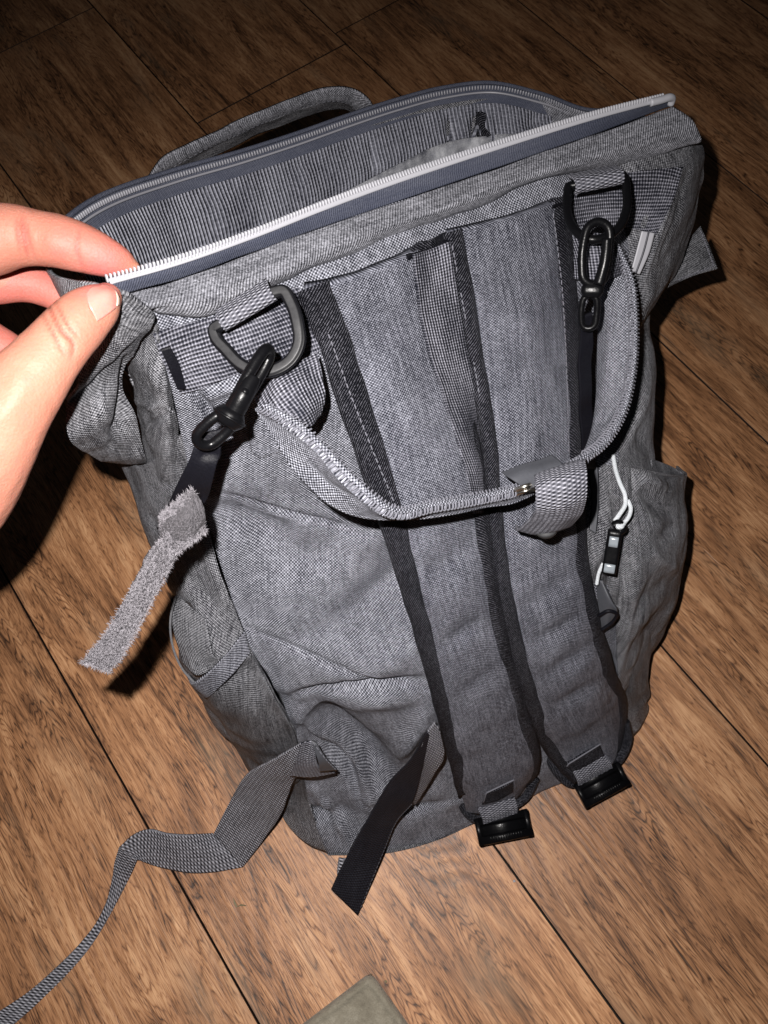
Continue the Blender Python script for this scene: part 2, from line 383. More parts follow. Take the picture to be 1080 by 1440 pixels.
# ------------------------------------------------------------------ floor
def wood():
    N = NT('laminate_wood'); tc = N.n('ShaderNodeTexCoord').outputs['Object']
    rnd = N.n('ShaderNodeObjectInfo').outputs['Random']
    sp = N.n('ShaderNodeSeparateXYZ'); N.t.links.new(tc, sp.inputs[0]); x, y, z = sp.outputs
    x = N.ma('ADD', x, N.ma('MULTIPLY', rnd, 41.3)); y0 = y; y = N.ma('ADD', y, N.ma('MULTIPLY', rnd, 17.7))
    warp = N.noise(N.comb(N.ma('MULTIPLY', x, 3.2), N.ma('MULTIPLY', y, 9)), 1, 2, .5)
    yw = N.ma('ADD', y, N.ma('MULTIPLY', N.ma('SUBTRACT', warp, .5), .022))
    # knots
    vo = N.n('ShaderNodeTexVoronoi'); N.put(vo.inputs['Vector'], N.comb(N.ma('MULTIPLY', x, 2.3), N.ma('MULTIPLY', yw, 6.5))); vo.inputs['Scale'].default_value = 1
    kd = vo.outputs['Distance']
    knot = N.ma('SUBTRACT', 1.0, N.sm(kd, 0.0, .34))
    field = N.noise(N.comb(N.ma('MULTIPLY', x, 1.7), N.ma('MULTIPLY', yw, 9.5)), 1, 1.5, .4)
    field = N.ma('ADD', field, N.ma('MULTIPLY', knot, .30))
    rings = N.ma('MULTIPLY_ADD', N.ma('SINE', N.ma('MULTIPLY', field, 150)), .5, .5)
    rings2 = N.ma('MULTIPLY_ADD', N.ma('SINE', N.ma('MULTIPLY', field, 61)), .5, .5)
    streak = N.noise(N.comb(N.ma('MULTIPLY', x, 20), N.ma('MULTIPLY', yw, 300)), 1, 5, .7)
    streak2 = N.noise(N.comb(N.ma('MULTIPLY', x, 5), N.ma('MULTIPLY', yw, 90), 3.0), 1, 3, .6)
    patchy = N.noise(N.comb(N.ma('MULTIPLY', x, 4), N.ma('MULTIPLY', yw, 12), 9.0), 1, 4, .6)
    patch2 = N.noise(N.comb(N.ma('MULTIPLY', x, 22), N.ma('MULTIPLY', yw, 60), 5.0), 1, 4, .6)
    g = N.ma('MULTIPLY_ADD', N.ma('SUBTRACT', streak, .5), .95, .62)
    fl_ = N.noise(N.comb(N.ma('MULTIPLY', x, 5.5), N.ma('MULTIPLY', yw, 52), 71.0), 1, 2, .5)
    ln = N.ma('POWER', N.ma('SUBTRACT', 1.0, N.ma('ABSOLUTE', N.ma('SINE', N.ma('MULTIPLY', N.ma('ADD', fl_, N.ma('MULTIPLY', field, 2.2)), 62)))), 2.2)
    fm_ = N.noise(N.comb(N.ma('MULTIPLY', x, 11), N.ma('MULTIPLY', yw, 130), 91.0), 1, 3, .55)
    ln2 = N.ma('POWER', N.ma('SUBTRACT', 1.0, N.ma('ABSOLUTE', N.ma('SINE', N.ma('MULTIPLY', fm_, 42)))), 2.0)
    gate = N.sm(N.noise(N.comb(N.ma('MULTIPLY', x, 7), N.ma('MULTIPLY', yw, 30), 13.0), 1, 3, .6), .38, .62)
    g = N.ma('SUBTRACT', g, N.ma('MULTIPLY', N.ma('MULTIPLY', ln, gate), .40))
    g = N.ma('SUBTRACT', g, N.ma('MULTIPLY', ln2, .26))
    g = N.ma('ADD', g, N.ma('MULTIPLY', N.ma('SUBTRACT', rings, .5), .10))
    g = N.ma('ADD', g, N.ma('MULTIPLY', N.ma('SUBTRACT', rings2, .5), .12))
    g = N.ma('ADD', g, N.ma('MULTIPLY', N.ma('SUBTRACT', streak2, .5), .55))
    g = N.ma('ADD', g, N.ma('MULTIPLY', N.ma('SUBTRACT', patchy, .5), .85))
    g = N.ma('ADD', g, N.ma('MULTIPLY', N.ma('SUBTRACT', patch2, .5), .2))
    c = N.ramp(g, [(.10, (.032, .016, .009)), (.34, (.145, .064, .028)), (.60, (.345, .165, .075)), (.98, (.60, .345, .18))])
    c = N.mix(N.ma('MULTIPLY', N.sm(N.noise(N.comb(N.ma('MULTIPLY', x, 6), N.ma('MULTIPLY', yw, 22), 20.0), 1, 4, .6), .52, .78), .5), c, (.33, .215, .13))
    kc = N.ma('SUBTRACT', 1.0, N.sm(N.ma('ADD', kd, N.ma('MULTIPLY', N.ma('SUBTRACT', patch2, .5), .12)), 0.02, .11))
    c = N.mix(N.ma('MULTIPLY', kc, .72), c, (.045, .03, .024))
    # dark mineral cracks that follow the grain
    cr = N.noise(N.comb(N.ma('MULTIPLY', x, 9), N.ma('MULTIPLY', yw, 150), 30.0), 1, 2, .5)
    crk = N.ma('MULTIPLY', N.sm(cr, .70, .76), N.sm(patchy, .42, .55))
    pore = N.noise(N.comb(N.ma('MULTIPLY', x, 55), N.ma('MULTIPLY', yw, 700), 50.0), 1, 2, .5)
    c = N.mix(N.ma('MULTIPLY', N.sm(pore, .60, .70), .55), c, (.10, .048, .026))
    c = N.mix(N.ma('MULTIPLY', crk, .75), c, (.035, .022, .018))
    tone = N.ma('MULTIPLY_ADD', rnd, .34, .82)
    hs = N.n('ShaderNodeHueSaturation'); N.put(hs.inputs['Value'], tone); N.put(hs.inputs['Color'], c)
    N.put(N.b.inputs['Base Color'], hs.outputs[0])
    N.put(N.b.inputs['Roughness'], N.ma('MULTIPLY_ADD', streak, .22, .36)); N.b.inputs['Specular IOR Level'].default_value = .38
    N.bump(N.ma('ADD', N.ma('MULTIPLY', streak, .8), N.ma('SUBTRACT', N.ma('MULTIPLY', rings, .25), crk)), .0005)
    return N.m
M['wood'] = wood(); M['plank_edge'] = plain('plank_edge', (.018, .010, .007), .6, spec=.2)
d1 = np.array([-.591, -.7395, .321]); d1 = d1-(d1@nn)*nn; D1 = cam2w(d1/np.linalg.norm(d1))-ORG
D2 = np.cross(np.array([0, 0, 1.]), D1)
if (cam2w([.806, -.558, .198])-ORG)@D2 < 0: D2 = -D2
D1 = D1/np.linalg.norm(D1); D2 = D2/np.linalg.norm(D2)
ang = math.atan2(D1[1], D1[0])
mirr = 1 if np.cross(D1, D2)[2] > 0 else -1
GAP = .0010; PW = .325*HCAM; S0 = .065*HCAM
sub = mkmesh('floor', [(-3, -3, -.012), (3, -3, -.012), (3, 3, -.012), (-3, 3, -.012)], [(0, 1, 2, 3)], plain('underlay', (.01, .008, .006), .8), kind='structure', smooth=False)
def plank_mesh(Lp, Wp, name):
    b = .0005; V = []; F = []
    for z, ins in ((-.009, 0), (-b, 0), (0, b)):
        V += [(ins, ins, z), (Lp-ins, ins, z), (Lp-ins, Wp-ins, z), (ins, Wp-ins, z)]
    for r in (0, 1):
        for q in range(4): F.append((r*4+q, r*4+(q+1) % 4, (r+1)*4+(q+1) % 4, (r+1)*4+q))
    F.append((8, 9, 10, 11))
    me = bpy.data.meshes.new(name); me.from_pydata(V, [], F); me.materials.append(M['wood']); me.materials.append(M['plank_edge'])
    for p_ in me.polygons: p_.material_index = 0 if p_.index == 8 else 1
    return me
PLK = plank_mesh(1.38-GAP, PW-GAP, 'plank')
JOINT = 1.151*HCAM
starts = {1: JOINT-1.38}     # plank row with the visible end joint (between lines s=.39 and .715)
seedoff = {-2: .45, -1: -.62, 0: -.30, 2: -.55, 3: -.50, 4: .3}
for r in range(-8, 9):
    st = starts.get(r, seedoff.get(r, rng.uniform(-1, 0)))
    for k in range(-2, 3):
        a = st+k*1.38; s = S0+r*PW
        p = D1*(a+GAP/2)+D2*(s+GAP/2)
        o = bpy.data.objects.new('plank', PLK); COL.objects.link(o)
        mm = Matrix.Identity(4)
        for q in range(3): mm[q][0] = D1[q]; mm[q][1] = D2[q]; mm[q][2] = (0, 0, 1)[q]; mm[q][3] = (p[0], p[1], -.0002*((r+k) % 2))[q]
        o.matrix_world = mm; o.parent = sub
        if a > 1.9 or a+1.38 < -1.5 or abs(s) > 1.7: bpy.data.objects.remove(o)

# ------------------------------------------------------------------ backpack
bag = empty('backpack', None, 'grey heather backpack tilted on the floor with its zipped top pulled open', 'backpack')

AX = np.array([.24, .82, .52]); AX /= np.linalg.norm(AX); AXW = cam2w(AX)-ORG        # bag axis, top to base
BK = np.array([-.453, -.379, .807]); BKW = cam2w(BK)-ORG                                # away from the worn side
HB = BKW*[1, 1, 0]; HB /= np.linalg.norm(HB)

# seam between worn side (back panel) and left / right gussets, top to bottom
FL = [(212, 452, .425), (237, 530, .40), (255, 610, .365), (272, 680, .330), (300, 765, .287), (325, 840, .245), (350, 905, .20), (382, 965, .157), (415, 1030, .112), (428, 1090, .07), (440, 1150, .032), (462, 1203, .002)]
FR = [(905, 238, .352), (893, 330, .325), (880, 430, .295), (872, 530, .262), (868, 640, .225), (866, 740, .185), (864, 830, .145), (868, 900, .11), (874, 960, .07), (880, 1000, .035), (884, 1018, .015), (886, 1036, .002)]
# middle of the panel
MM1 = [(405, 385, .408), (425, 500, .385), (450, 590, .357), (475, 670, .325), (495, 755, .285), (515, 835, .245), (530, 905, .205), (540, 965, .165), (548, 1030, .118), (553, 1090, .072), (558, 1150, .030), (560, 1198, .002)]
MM2 = [(590, 325, .392), (605, 440, .368), (625, 545, .335), (645, 640, .300), (660, 730, .262), (675, 810, .222), (688, 885, .180), (698, 950, .142), (706, 1010, .102), (712, 1065, .062), (716, 1110, .028), (718, 1132, .002)]
MM3 = [(765, 268, .372), (772, 390, .345), (780, 500, .312), (786, 600, .277), (792, 695, .238), (796, 785, .195), (800, 860, .157), (806, 920, .122), (812, 980, .083), (818, 1030, .048), (822, 1062, .020), (824, 1078, .002)]
rows = [[P(*a), P(*b), P(*c), P(*d), P(*e)] for a, b, c, d, e in zip(FL, MM1, MM2, MM3, FR)]
FP = [  # creases, drawn where they lie on the cloth (amplitude in metres)
    ([(600, 770), (540, 830), (470, 885), (400, 905)], 26, -.0065),
    ([(560, 720), (470, 800), (380, 840)], 22, .0025),
    ([(625, 880), (540, 930), (480, 950)], 20, .003),
    ([(600, 952), (520, 962), (455, 970), (402, 986)], 7, -.0045),
    ([(600, 975), (520, 985), (455, 990)], 12, .0025),
    ([(404, 990), (432, 1030), (480, 1070), (508, 1100), (524, 1140)], 6.5, .0042),
    ([(416, 1010), (445, 1058), (490, 1095), (512, 1150)], 5, -.0035),
    ([(440, 1000), (470, 1040), (520, 1080), (560, 1110)], 28, -.014),
    ([(610, 985), (575, 1030), (555, 1075)], 16, .005),
    ([(300, 690), (380, 722), (470, 742), (530, 752)], 5, -.0022),
    ([(300, 712), (350, 740), (420, 765)], 22, -.004),
    ([(345, 882), (420, 920), (500, 945), (600, 965)], 4, -.0022),
    ([(440, 1110), (470, 1150), (492, 1190)], 6, .003),
    ([(405, 1138), (450, 1148), (490, 1146)], 10, -.004),
    ([(330, 600), (300, 660), (280, 700)], 14, -.004),
    ([(280, 560), (330, 540), (380, 560)], 10, .003),
    ([(260, 530), (300, 600), (292, 660)], 7, -.004),
    ([(500, 1135), (580, 1140), (645, 1120)], 4, -.0018),
]
rows.insert(0, [p-AXW*.016+BKW*.004 for p in rows[0]])
FP = [(a, b, c*1.95) for a, b, c in FP]+[([(340, 760), (420, 790), (500, 780)], 30, -.006), ([(430, 620), (470, 690), (520, 730)], 22, -.003), ([(360, 890), (380, 950), (400, 1000)], 10, -.004), ([(470, 1120), (500, 1160), (540, 1190)], 22, -.006), ([(600, 1060), (590, 1110), (600, 1150)], 18, -.004), ([(430, 380), (470, 395), (520, 372)], 9, -.002), ([(640, 300), (700, 292), (760, 262)], 8, -.002)]
patch('back_panel', rows, M['panel'], 240, 230, bag, thick=.002, folds=FP, nz=((.0032, 20), (.0014, 60), (.0006, 110)), surf='panel')

# left gusset: seam, mid, outline, turned back
def camoff(p, v): return np.asarray(p)+v
LG = [
 [(255, 610, .365), (225, 640, .345), (195, 655, .318), (165, 640, .285)],
 [(272, 680, .330), (240, 705, .312), (205, 715, .290), (190, 700, .262)],
 [(300, 765, .287), (262, 790, .272), (226, 790, .245), (212, 772, .22)],
 [(325, 840, .245), (280, 850, .240), (243, 848, .210), (235, 830, .18)],
 [(350, 905, .200), (300, 925, .195), (252, 915, .170), (246, 880, .14)],
 [(382, 965, .157), (335, 985, .145), (285, 980, .120), (262, 930, .095)],
 [(415, 1030, .112), (375, 1050, .095), (322, 1045, .070), (290, 985, .05)],
 [(428, 1090, .070), (405, 1100, .048), (362, 1090, .030), (310, 1010, .015)],
 [(440, 1150, .032), (415, 1150, .015), (390, 1130, .004), (325, 1035, .002)],
 [(462, 1203, .002), (430, 1184, .002), (396, 1142, .001), (330, 1050, .001)]]
FLG = [([(400, 1100), (360, 1040), (330, 1000)], 14, .005), ([(350, 940), (400, 1030)], 9, .005), ([(250, 845), (262, 900), (292, 945)], 15, -.012), ([(300, 740), (345, 850), (385, 930)], 7, -.0018), ([(285, 850), (330, 960), (400, 1040)], 12, .004), ([(262, 720), (300, 790), (320, 860)], 14, .004),
       ([(250, 800), (290, 840), (300, 900)], 16, -.004), ([(230, 700), (262, 690), (290, 700)], 8, .002), ([(340, 1000), (370, 1060), (400, 1110)], 14, -.005)]
patch('side_panel', [PL(r) for r in LG], M['side'], 170, 90, bag, thick=.0015, folds=FLG, nz=((.003, 30), (.001, 80)), surf='lgus')
# right gusset
RG = [
 [(905, 238, .352), (930, 250, .335), (955, 265, .315), (975, 300, .26)],
 [(893, 330, .325), (915, 340, .305), (935, 350, .285), (920, 380, .24)],
 [(880, 430, .295), (900, 435, .275), (914, 440, .25), (895, 440, .20)],
 [(872, 530, .262), (900, 535, .240), (917, 530, .21), (895, 520, .16)],
 [(868, 640, .225), (900, 645, .200), (921, 640, .17), (895, 620, .12)],
 [(866, 740, .185), (905, 750, .160), (935, 750, .13), (900, 720, .08)],
 [(864, 830, .145), (900, 850, .120), (930, 850, .09), (890, 800, .05)],
 [(868, 900, .110), (895, 930, .085), (912, 925, .06), (880, 880, .03)],
 [(874, 960, .070), (898, 980, .045), (914, 975, .03), (870, 920, .015)],
 [(886, 1036, .002), (902, 1020, .002), (915, 998, .002), (860, 940, .001)]]
FRG = [([(900, 760), (930, 700)], 14, -.005), ([(880, 640), (905, 560), (915, 470)], 7, .003), ([(895, 600), (915, 640)], 8, -.003)]
patch('side_panel', [PL(r) for r in RG], M['side'], 170, 80, bag, thick=.0015, folds=FRG, nz=((.0025, 30), (.001, 80)), surf='rgus')

# outer front of the bag (turned from the camera) and its base
LB = [P(*r[3]) for r in LG]; RB = [P(*r[3]) for r in RG]
rimrear = [(92, 328, .414), (124, 303, .405), (250, 252, .372), (340, 226, .357), (420, 200, .347), (490, 175, .340), (560, 152, .335), (620, 136, .331), (690, 128, .330), (760, 143, .333), (830, 167, .343), (905, 163, .362)]
rimfront = [(96, 395, .445), (150, 393, .455), (240, 368, .446), (350, 330, .433), (450, 290, .422), (540, 256, .412), (640, 222, .403), (740, 190, .396), (840, 160, .390), (935, 136, .384)]
RR = PL(rimrear); RF = PL(rimfront)
midr = [RR[i]+AXW*.16+BKW*.02 for i in range(len(RR))]
midr = [np.array([p[0], p[1], max(.06, p[2])]) for p in midr]
s0 = sph([LB[0], LB[5], LB[-1]], 3); base_r = sph([LB[-1]+HB*.01, (LB[-1]+RB[-1])/2+HB*.03, RB[-1]+HB*.01], len(RR))
top_r = [p+AXW*.004+BKW*.002 for p in RR]
mid2 = [(a*.5+b*.5)+HB*.03 for a, b in zip(midr, base_r)]
patch('front_panel', [top_r, [a*.6+b*.4+HB*.012 for a, b in zip(top_r, midr)], midr, mid2, list(base_r)], M['side'], 80, 90, bag, thick=.0015, nz=((.003, 25),), out=P(560, 700, .15))
fr = [P(*q) for q in (FL[-1], MM1[-1], MM2[-1], MM3[-1], FR[-1])]
patch('base', [[p+np.array([0, 0, .001]) for p in sph(fr, 7)], [p*[1, 1, 0]+[0, 0, .0015] for p in sph(list(base_r), 7)]], M['side'], 20, 40, bag, thick=.001)

# ---- rim: front band, wings
bandtop = [(176, 414, .446), (250, 393, .437), (350, 357, .426), (450, 321, .416), (540, 290, .407), (640, 256, .398), (740, 222, .390), (850, 184, .383), (945, 150, .377)]
bandmid = [(196, 428, .441), (265, 418, .432), (362, 382, .421), (460, 347, .411), (550, 315, .402), (650, 281, .393), (750, 243, .384), (855, 212, .377), (966, 170, .371)]
bandbot = [(216, 441, .431), (282, 446, .420), (378, 404, .410), (468, 363, .401), (556, 331, .393), (655, 297, .383), (765, 248, .376), (862, 234, .366), (981, 200, .362)]
up = lambda pts, o: [np.asarray(p)-BKW*o for p in pts]
BM = up(PL(bandmid), .004)
FB = [([(300, 430), (420, 375), (520, 345)], 7, .0015), ([(560, 318), (700, 262), (820, 225)], 8, .0012), ([(170, 462), (215, 440), (240, 436)], 3, -.002)]
patch('top_band', [up(PL(bandtop), .001), up([(a+b)/2 for a, b in zip(PL(bandtop), PL(bandmid))], .0035), BM, up(PL(bandbot), .002), [p+BKW*.003+AXW*.001 for p in PL(bandbot)]], M['band'], 46, 240, bag, thick=.002, folds=FB, nz=((.0011, 40), (.0005, 110)), surf='band')
# under-band strip of body cloth reaching the panel top
# (a) front zipper tape, coil and teeth
tapetop = [np.asarray(p)+BKW*.001 for p in RF[1:]]
tapebot = up(PL(bandtop), -.001)
patch('zipper_tape', [tapetop, up([(a+b)/2 for a, b in zip(tapetop, tapebot)], .001), tapebot], M['tape'], 14, 200, bag, thick=.001, nz=((.0006, 50),))
RFw = 1
acr = [(a-b) for a, b in zip(tapetop, tapebot)]
coilp = [a*.86+b*.14-BKW*.0012 for a, b in zip(tapetop, tapebot)]
sweep('zipper_coil', coilp, rrect(.0024, .0018, .0008), M['white'], bag, n=160, up=-BKW)
coil2 = [a*.97+b*.03-BKW*.0012 for a, b in zip(tapetop, tapebot)]
teeth('zipper_teeth', coil2, acr, M['white'], bag, .0017, .0017, .00045, .0008)
zc = coilp[-1]; zd = (coilp[-1]-coilp[-2])/np.linalg.norm(coilp[-1]-coilp[-2])
tube('zipper_end', [zc-zd*.012-BKW*.0012, zc-zd*.004-BKW*.0016, zc+zd*.0015-BKW*.0012, zc+zd*.004+AXW*.001, zc+zd*.0045+AXW*.004+BKW*.002], .0021, M['white'], bag, n=24, k=12)
# (b) rear zipper
rin = [p+AXW*.0015+BKW*-.002 for p in RR]
patch('zipper_tape', [[p-AXW*.0045 for p in RR], [p-AXW*.001 for p in RR], [p+AXW*.0085-BKW*.001 for p in RR]], M['tape'], 14, 200, bag, thick=.0012, nz=((.0005, 50),))
rt = [p-BKW*.0022-AXW*.0015 for p in RR]
teeth('zipper_teeth', rt, [-AXW for _ in rt], M['grey'], bag, .0019, .0013, .0005, .0006)
tube('zipper_coil', [p-BKW*.0018+AXW*.0010 for p in RR], .0007, M['grey'], bag, n=160, k=8)
tube('zipper_edge', [p-AXW*.0050 for p in RR], .0013, M['tape'], bag, n=160, k=8)
# outer band below the rear zipper
patch('top_band', [[p-AXW*.003+BKW*.003 for p in RR], [p+AXW*.02+BKW*.006 for p in RR], [p+AXW*.045+BKW*.004 for p in RR]], M['band'], 20, 120, bag, thick=.0015, out=P(500, 500, .25))
# ---- ribbed lining + satin inside
rib_b = [p+AXW*[.055, .055, .054, .050, .044, .038, .034, .031, .031, .024, .02, .02][i]-BKW*(.001) for i, p in enumerate(RR)]
FRB = [([(632, 165), (636, 215)], 5, -.007), ([(672, 160), (670, 180), (676, 225)], 6, -.010), ([(760, 160), (740, 185)], 10, .003), ([(690, 160), (692, 205)], 6, .003), ([(655, 165), (655, 215)], 6, .002),
       ([(520, 190), (528, 262)], 4, -.0015), ([(430, 230), (440, 290)], 12, .0015), ([(300, 262), (330, 330)], 14, .0015)]
patch('ribbed_lining', [[p+AXW*.0075-BKW*.002 for p in RR], [p+AXW*.03-BKW*.002 for p in RR], rib_b], M['ribl'], 60, 300, bag, thick=.001, folds=FRB, nz=((.0012, 45), (.0005, 140)), surf='rib')
patch('crease_shade', [[hit(x, y, ['rib'], .003, P(x, y, .31)) for x, y in r] for r in ([(670, 160), (676, 158), (684, 161)], [(668, 176), (672, 174), (680, 178)], [(671, 194), (677, 196), (690, 190)])], M['bind'], 20, 20, bag, thick=.001, nz=((.002, 120),))  # thin dark strip stands in for the shade of a lining crease
inner = [(a*.80+b*.05+sum(rib_b)/12*.15)+AXW*.09 for a, b in zip(rib_b, sph(RF, len(RR)))]
deep = [(a*.5+b*.5) for a, b in zip([np.array([p[0], p[1], max(.05, p[2]-.20)]) for p in RR], [P(560, 800, .10)]*len(RR))]
FS = [([(500, 300), (560, 262)], 5, .003), ([(600, 240), (625, 225)], 8, .004), ([(690, 215), (720, 205)], 7, .004), ([(640, 225), (668, 210)], 4, -.003)]
patch('satin_lining', [[p-BKW*.004+AXW*-.004 for p in rib_b], [p+AXW*.01-BKW*.003 for p in rib_b], inner, deep], M['satin'], 60, 120, bag, thick=.001, folds=FS, nz=((.005, 60), (.0025, 120)))
fc = sum(RF)/len(RF); fi = [p*.86+fc*.14+BKW*.004 for p in sph(RF[2:], 12)]
patch('satin_lining', [[p+AXW*.012+BKW*.007 for p in fi], [p+AXW*.05+BKW*.026 for p in fi], [p+AXW*.16+BKW*.06 for p in fi]], M['satin'], 40, 60, bag, thick=.001, nz=((.001, 55),), flip=True)

# left wing: soft cloth at the end of the rim
LW = [
 [(60, 372, .425), (96, 395, .450), (140, 402, .455), (178, 415, .452)],
 [(90, 440, .405), (125, 450, .430), (165, 448, .440), (216, 441, .436)],
 [(110, 520, .400), (140, 500, .408), (176, 480, .425), (213, 460, .430)],
 [(93, 575, .375), (128, 552, .382), (166, 522, .400), (190, 500, .406)],
 [(96, 612, .372), (130, 590, .376), (165, 560, .382), (184, 545, .380)],
 [(126, 640, .352), (152, 632, .354), (176, 604, .358), (192, 590, .358)],
 [(150, 650, .325), (174, 651, .326), (195, 648, .330), (205, 645, .332)],
 [(165, 625, .255), (185, 620, .262), (200, 620, .275), (215, 620, .285)]]
LW = [[(x, y, h+(.014 if x < 150 and y > 420 and y < 620 else .006 if y < 620 else 0)) for x, y, h in r] for r in LW]
FLW = [([(95, 568), (140, 530), (176, 497), (207, 466)], 3.2, -.0022), ([(181, 500), (180, 545), (172, 590), (160, 625)], 9, -.008), ([(130, 545), (150, 600)], 14, .003),
       ([(112, 505), (150, 470), (170, 455)], 8, -.002), ([(120, 470), (150, 440)], 7, .002)]
patch('side_flap', [PL(r) for r in LW], M['side'], 130, 90, bag, thick=.0015, folds=FLW, nz=((.0010, 40), (.0006, 110)), surf='lwing')
# fold between wing and panel
EAR = [
 [(200, 447, .426), (207, 448, .429), (214, 452, .428), (222, 458, .425)],
 [(180, 505, .388), (203, 490, .412), (226, 492, .414), (238, 512, .402)],
 [(186, 545, .362), (205, 535, .392), (232, 545, .398), (247, 570, .382)],
 [(196, 590, .338), (212, 590, .362), (238, 595, .375), (250, 608, .363)],
 [(200, 635, .315), (215, 640, .338), (236, 640, .350), (247, 650, .343)],
 [(202, 690, .285), (218, 690, .305), (236, 680, .322), (250, 690, .318)]]
FE = [([(185, 560), (215, 572), (235, 565)], 5, .002), ([(200, 600), (225, 590), (245, 575)], 5, -.002), ([(215, 500), (222, 560), (215, 640)], 10, .002)]
patch('gusset_fold', [PL(r) for r in EAR], M['side'], 120, 60, bag, thick=.0015, folds=FE, nz=((.0014, 60), (.0008, 120)), surf='ear')
# right wing
RWG = [
 [(846, 240, .366), (915, 215, .366), (955, 190, .364), (975, 176, .355)],
 [(868, 300, .340), (918, 270, .352), (965, 235, .352), (991, 212, .338)],
 [(880, 360, .318), (915, 330, .335), (958, 290, .335), (990, 258, .315)],
 [(884, 410, .305), (910, 380, .318), (948, 345, .313), (974, 325, .290)],
 [(890, 440, .290), (905, 430, .297), (930, 410, .288), (950, 388, .265)],
 [(893, 470, .272), (900, 460, .272), (906, 448, .262), (912, 440, .245)]]
FRW = [([(960, 235), (935, 300), (915, 360), (902, 410)], 4, .003), ([(975, 225), (950, 310), (925, 375)], 4, -.002), ([(940, 240), (920, 300), (905, 350)], 5, -.002), ([(985, 205), (930, 210), (860, 232)], 4, -.0018)]
patch('side_flap', [PL(r) for r in RWG], M['side'], 110, 80, bag, thick=.0015, folds=FRW, nz=((.0016, 45), (.0007, 110)), surf='rwing')

# ---- shoulder straps (padded), bindings, tabs, buckles
BS = ['panel_s']
def PB(px, py, off):
    h = hit(px, py, BS, off)
    if h is None: h = hit(min(max(px, 480), 870), min(py, 1060), BS, off)
    return h
def field_h(px, py):   # smooth panel height for pixels beyond the panel bottom
    return None
strapL = dict(A=[(428, 408), (455, 480), (482, 560), (512, 650), (540, 730), (566, 810), (590, 890), (612, 970), (632, 1045), (650, 1120)],
              B=[(606, 338), (622, 420), (640, 500), (658, 580), (674, 665), (684, 750), (698, 840), (716, 920), (738, 1000), (752, 1085)],
              o=[.006, .008, .010, .012, .014, .015, .016, .018, .021, .021])
strapR = dict(A=[(630, 328), (650, 420), (666, 510), (684, 620), (692, 720), (702, 820), (722, 910), (748, 1000), (782, 1070)],
              B=[(792, 276), (804, 380), (812, 480), (816, 580), (818, 680), (820, 770), (836, 860), (858, 940), (876, 1020)],
              o=[.006, .008, .010, .012, .014, .016, .018, .022, .026])
QF = [([(700, 868), (760, 830), (815, 792)], 13, -.0016), ([(706, 915), (765, 885), (825, 850)], 11, -.0018), ([(716, 962), (780, 930), (838, 892)], 11, -.0018), ([(735, 1008), (800, 972), (850, 940)], 9, -.0020),
      ([(760, 1040), (800, 1015), (850, 985)], 10, .0012), ([(560, 812), (620, 785), (680, 748)], 16, -.0014), ([(590, 915), (650, 880), (700, 850)], 13, -.0018), ([(610, 985), (665, 950), (712, 915)], 13, -.0014),
      ([(690, 745), (750, 720), (815, 690)], 18, -.0012), ([(480, 500), (540, 560), (600, 600)], 30, .0015), ([(640, 420), (700, 450), (780, 430)], 30, .0015)]
QF = [(a, b, c*1.9) for a, b, c in QF]
def strap(st, ends):
    A = [PB(x, y, o) for (x, y), o in zip(st['A'], st['o'])]; B = [PB(x, y, o) for (x, y), o in zip(st['B'], st['o'])]
    for E in (A, B):          # an even run along each edge
        c = np.array([w2cam(p) for p in E]); t = np.arange(len(E)); z = np.polyval(np.polyfit(t, c[:, 2], 3), t)
        for i in range(len(E)): E[i] = cam2w(c[i]*(z[i]/c[i, 2]))
    return A, B
def padded(st, label, extra):
    root = empty('shoulder_strap', None); root.parent = bag; root['label'] = label
    A, B = strap(st, None)
    A += [P(*q) for q in extra[0]]; B += [P(*q) for q in extra[1]]
    rows = []
    for a, b in zip(A, B): rows.append([a, a*.75+b*.25, (a+b)/2, a*.25+b*.75, b])
    patch('padding', rows, M['strapf'], 200, 60, root, thick=.007, folds=QF, nz=((.0012, 35), (.0005, 90)), puff=.0075, puffp=2.6, ef=2, surf='strap'+str(len(SURF)))
    return root, A, B
rootL, AL, BL_ = padded(strapL, 'padded shoulder strap beside the left half of the panel, buckle lowest', ([(656, 1142, .029)], [(738, 1108, .029)]))
rootR, AR, BR_ = padded(strapR, 'padded shoulder strap lying over the right half of the panel', ([(812, 1100, .029)], [(868, 1058, .029)]))
STR = [k for k in SURF if k.startswith('strap') and not k.endswith('_s')]

def sidevec(A, B):  # unit vectors from A to B
    return [(b-a)/np.linalg.norm(b-a) for a, b in zip(A, B)]
def binding(A, B, wid, root, mat, off=.0035, name='binding'):
    """rolled tape over the strap edge A; wid = width in metres per point"""
    sv = sidevec(A, B); w = np.interp(np.linspace(0, 1, len(A)), np.linspace(0, 1, len(wid)), wid)
    vw = [(ORG-a)/np.linalg.norm(ORG-a) for a in A]
    rows = [[a-s*.0022-v*.006, a-s*.0034+v*.001, a-s*.0008+v*(off+.0012), a+s*ww*.5+v*(off+.0034), a+s*ww*.93+v*(off+.0026), a+s*(ww+.0004)+v*(off-.002)] for a, s, v, ww in zip(A, sv, vw, w)]
    return patch(name, rows, mat, 180, 18, root, thick=.001, nz=((.0006, 70),))
# left strap: both edges; upper stretch is broader
binding(AL[:10], BL_[:10], [.013, .016, .015, .013, .008, .0070, .0070, .0070], rootL, M['bind'])
binding(BL_, AL, [.013, .010, .007, .006, .006, .006, .007, .007], rootL, M['bind'])
binding(AR, BR_, [.009, .008, .007, .007, .007, .0075, .008, .009, .009, .009], rootR, M['bind'])
binding(BR_, AR, [.011, .011, .010, .009, .008, .0075, .0075], rootR, M['bind'])
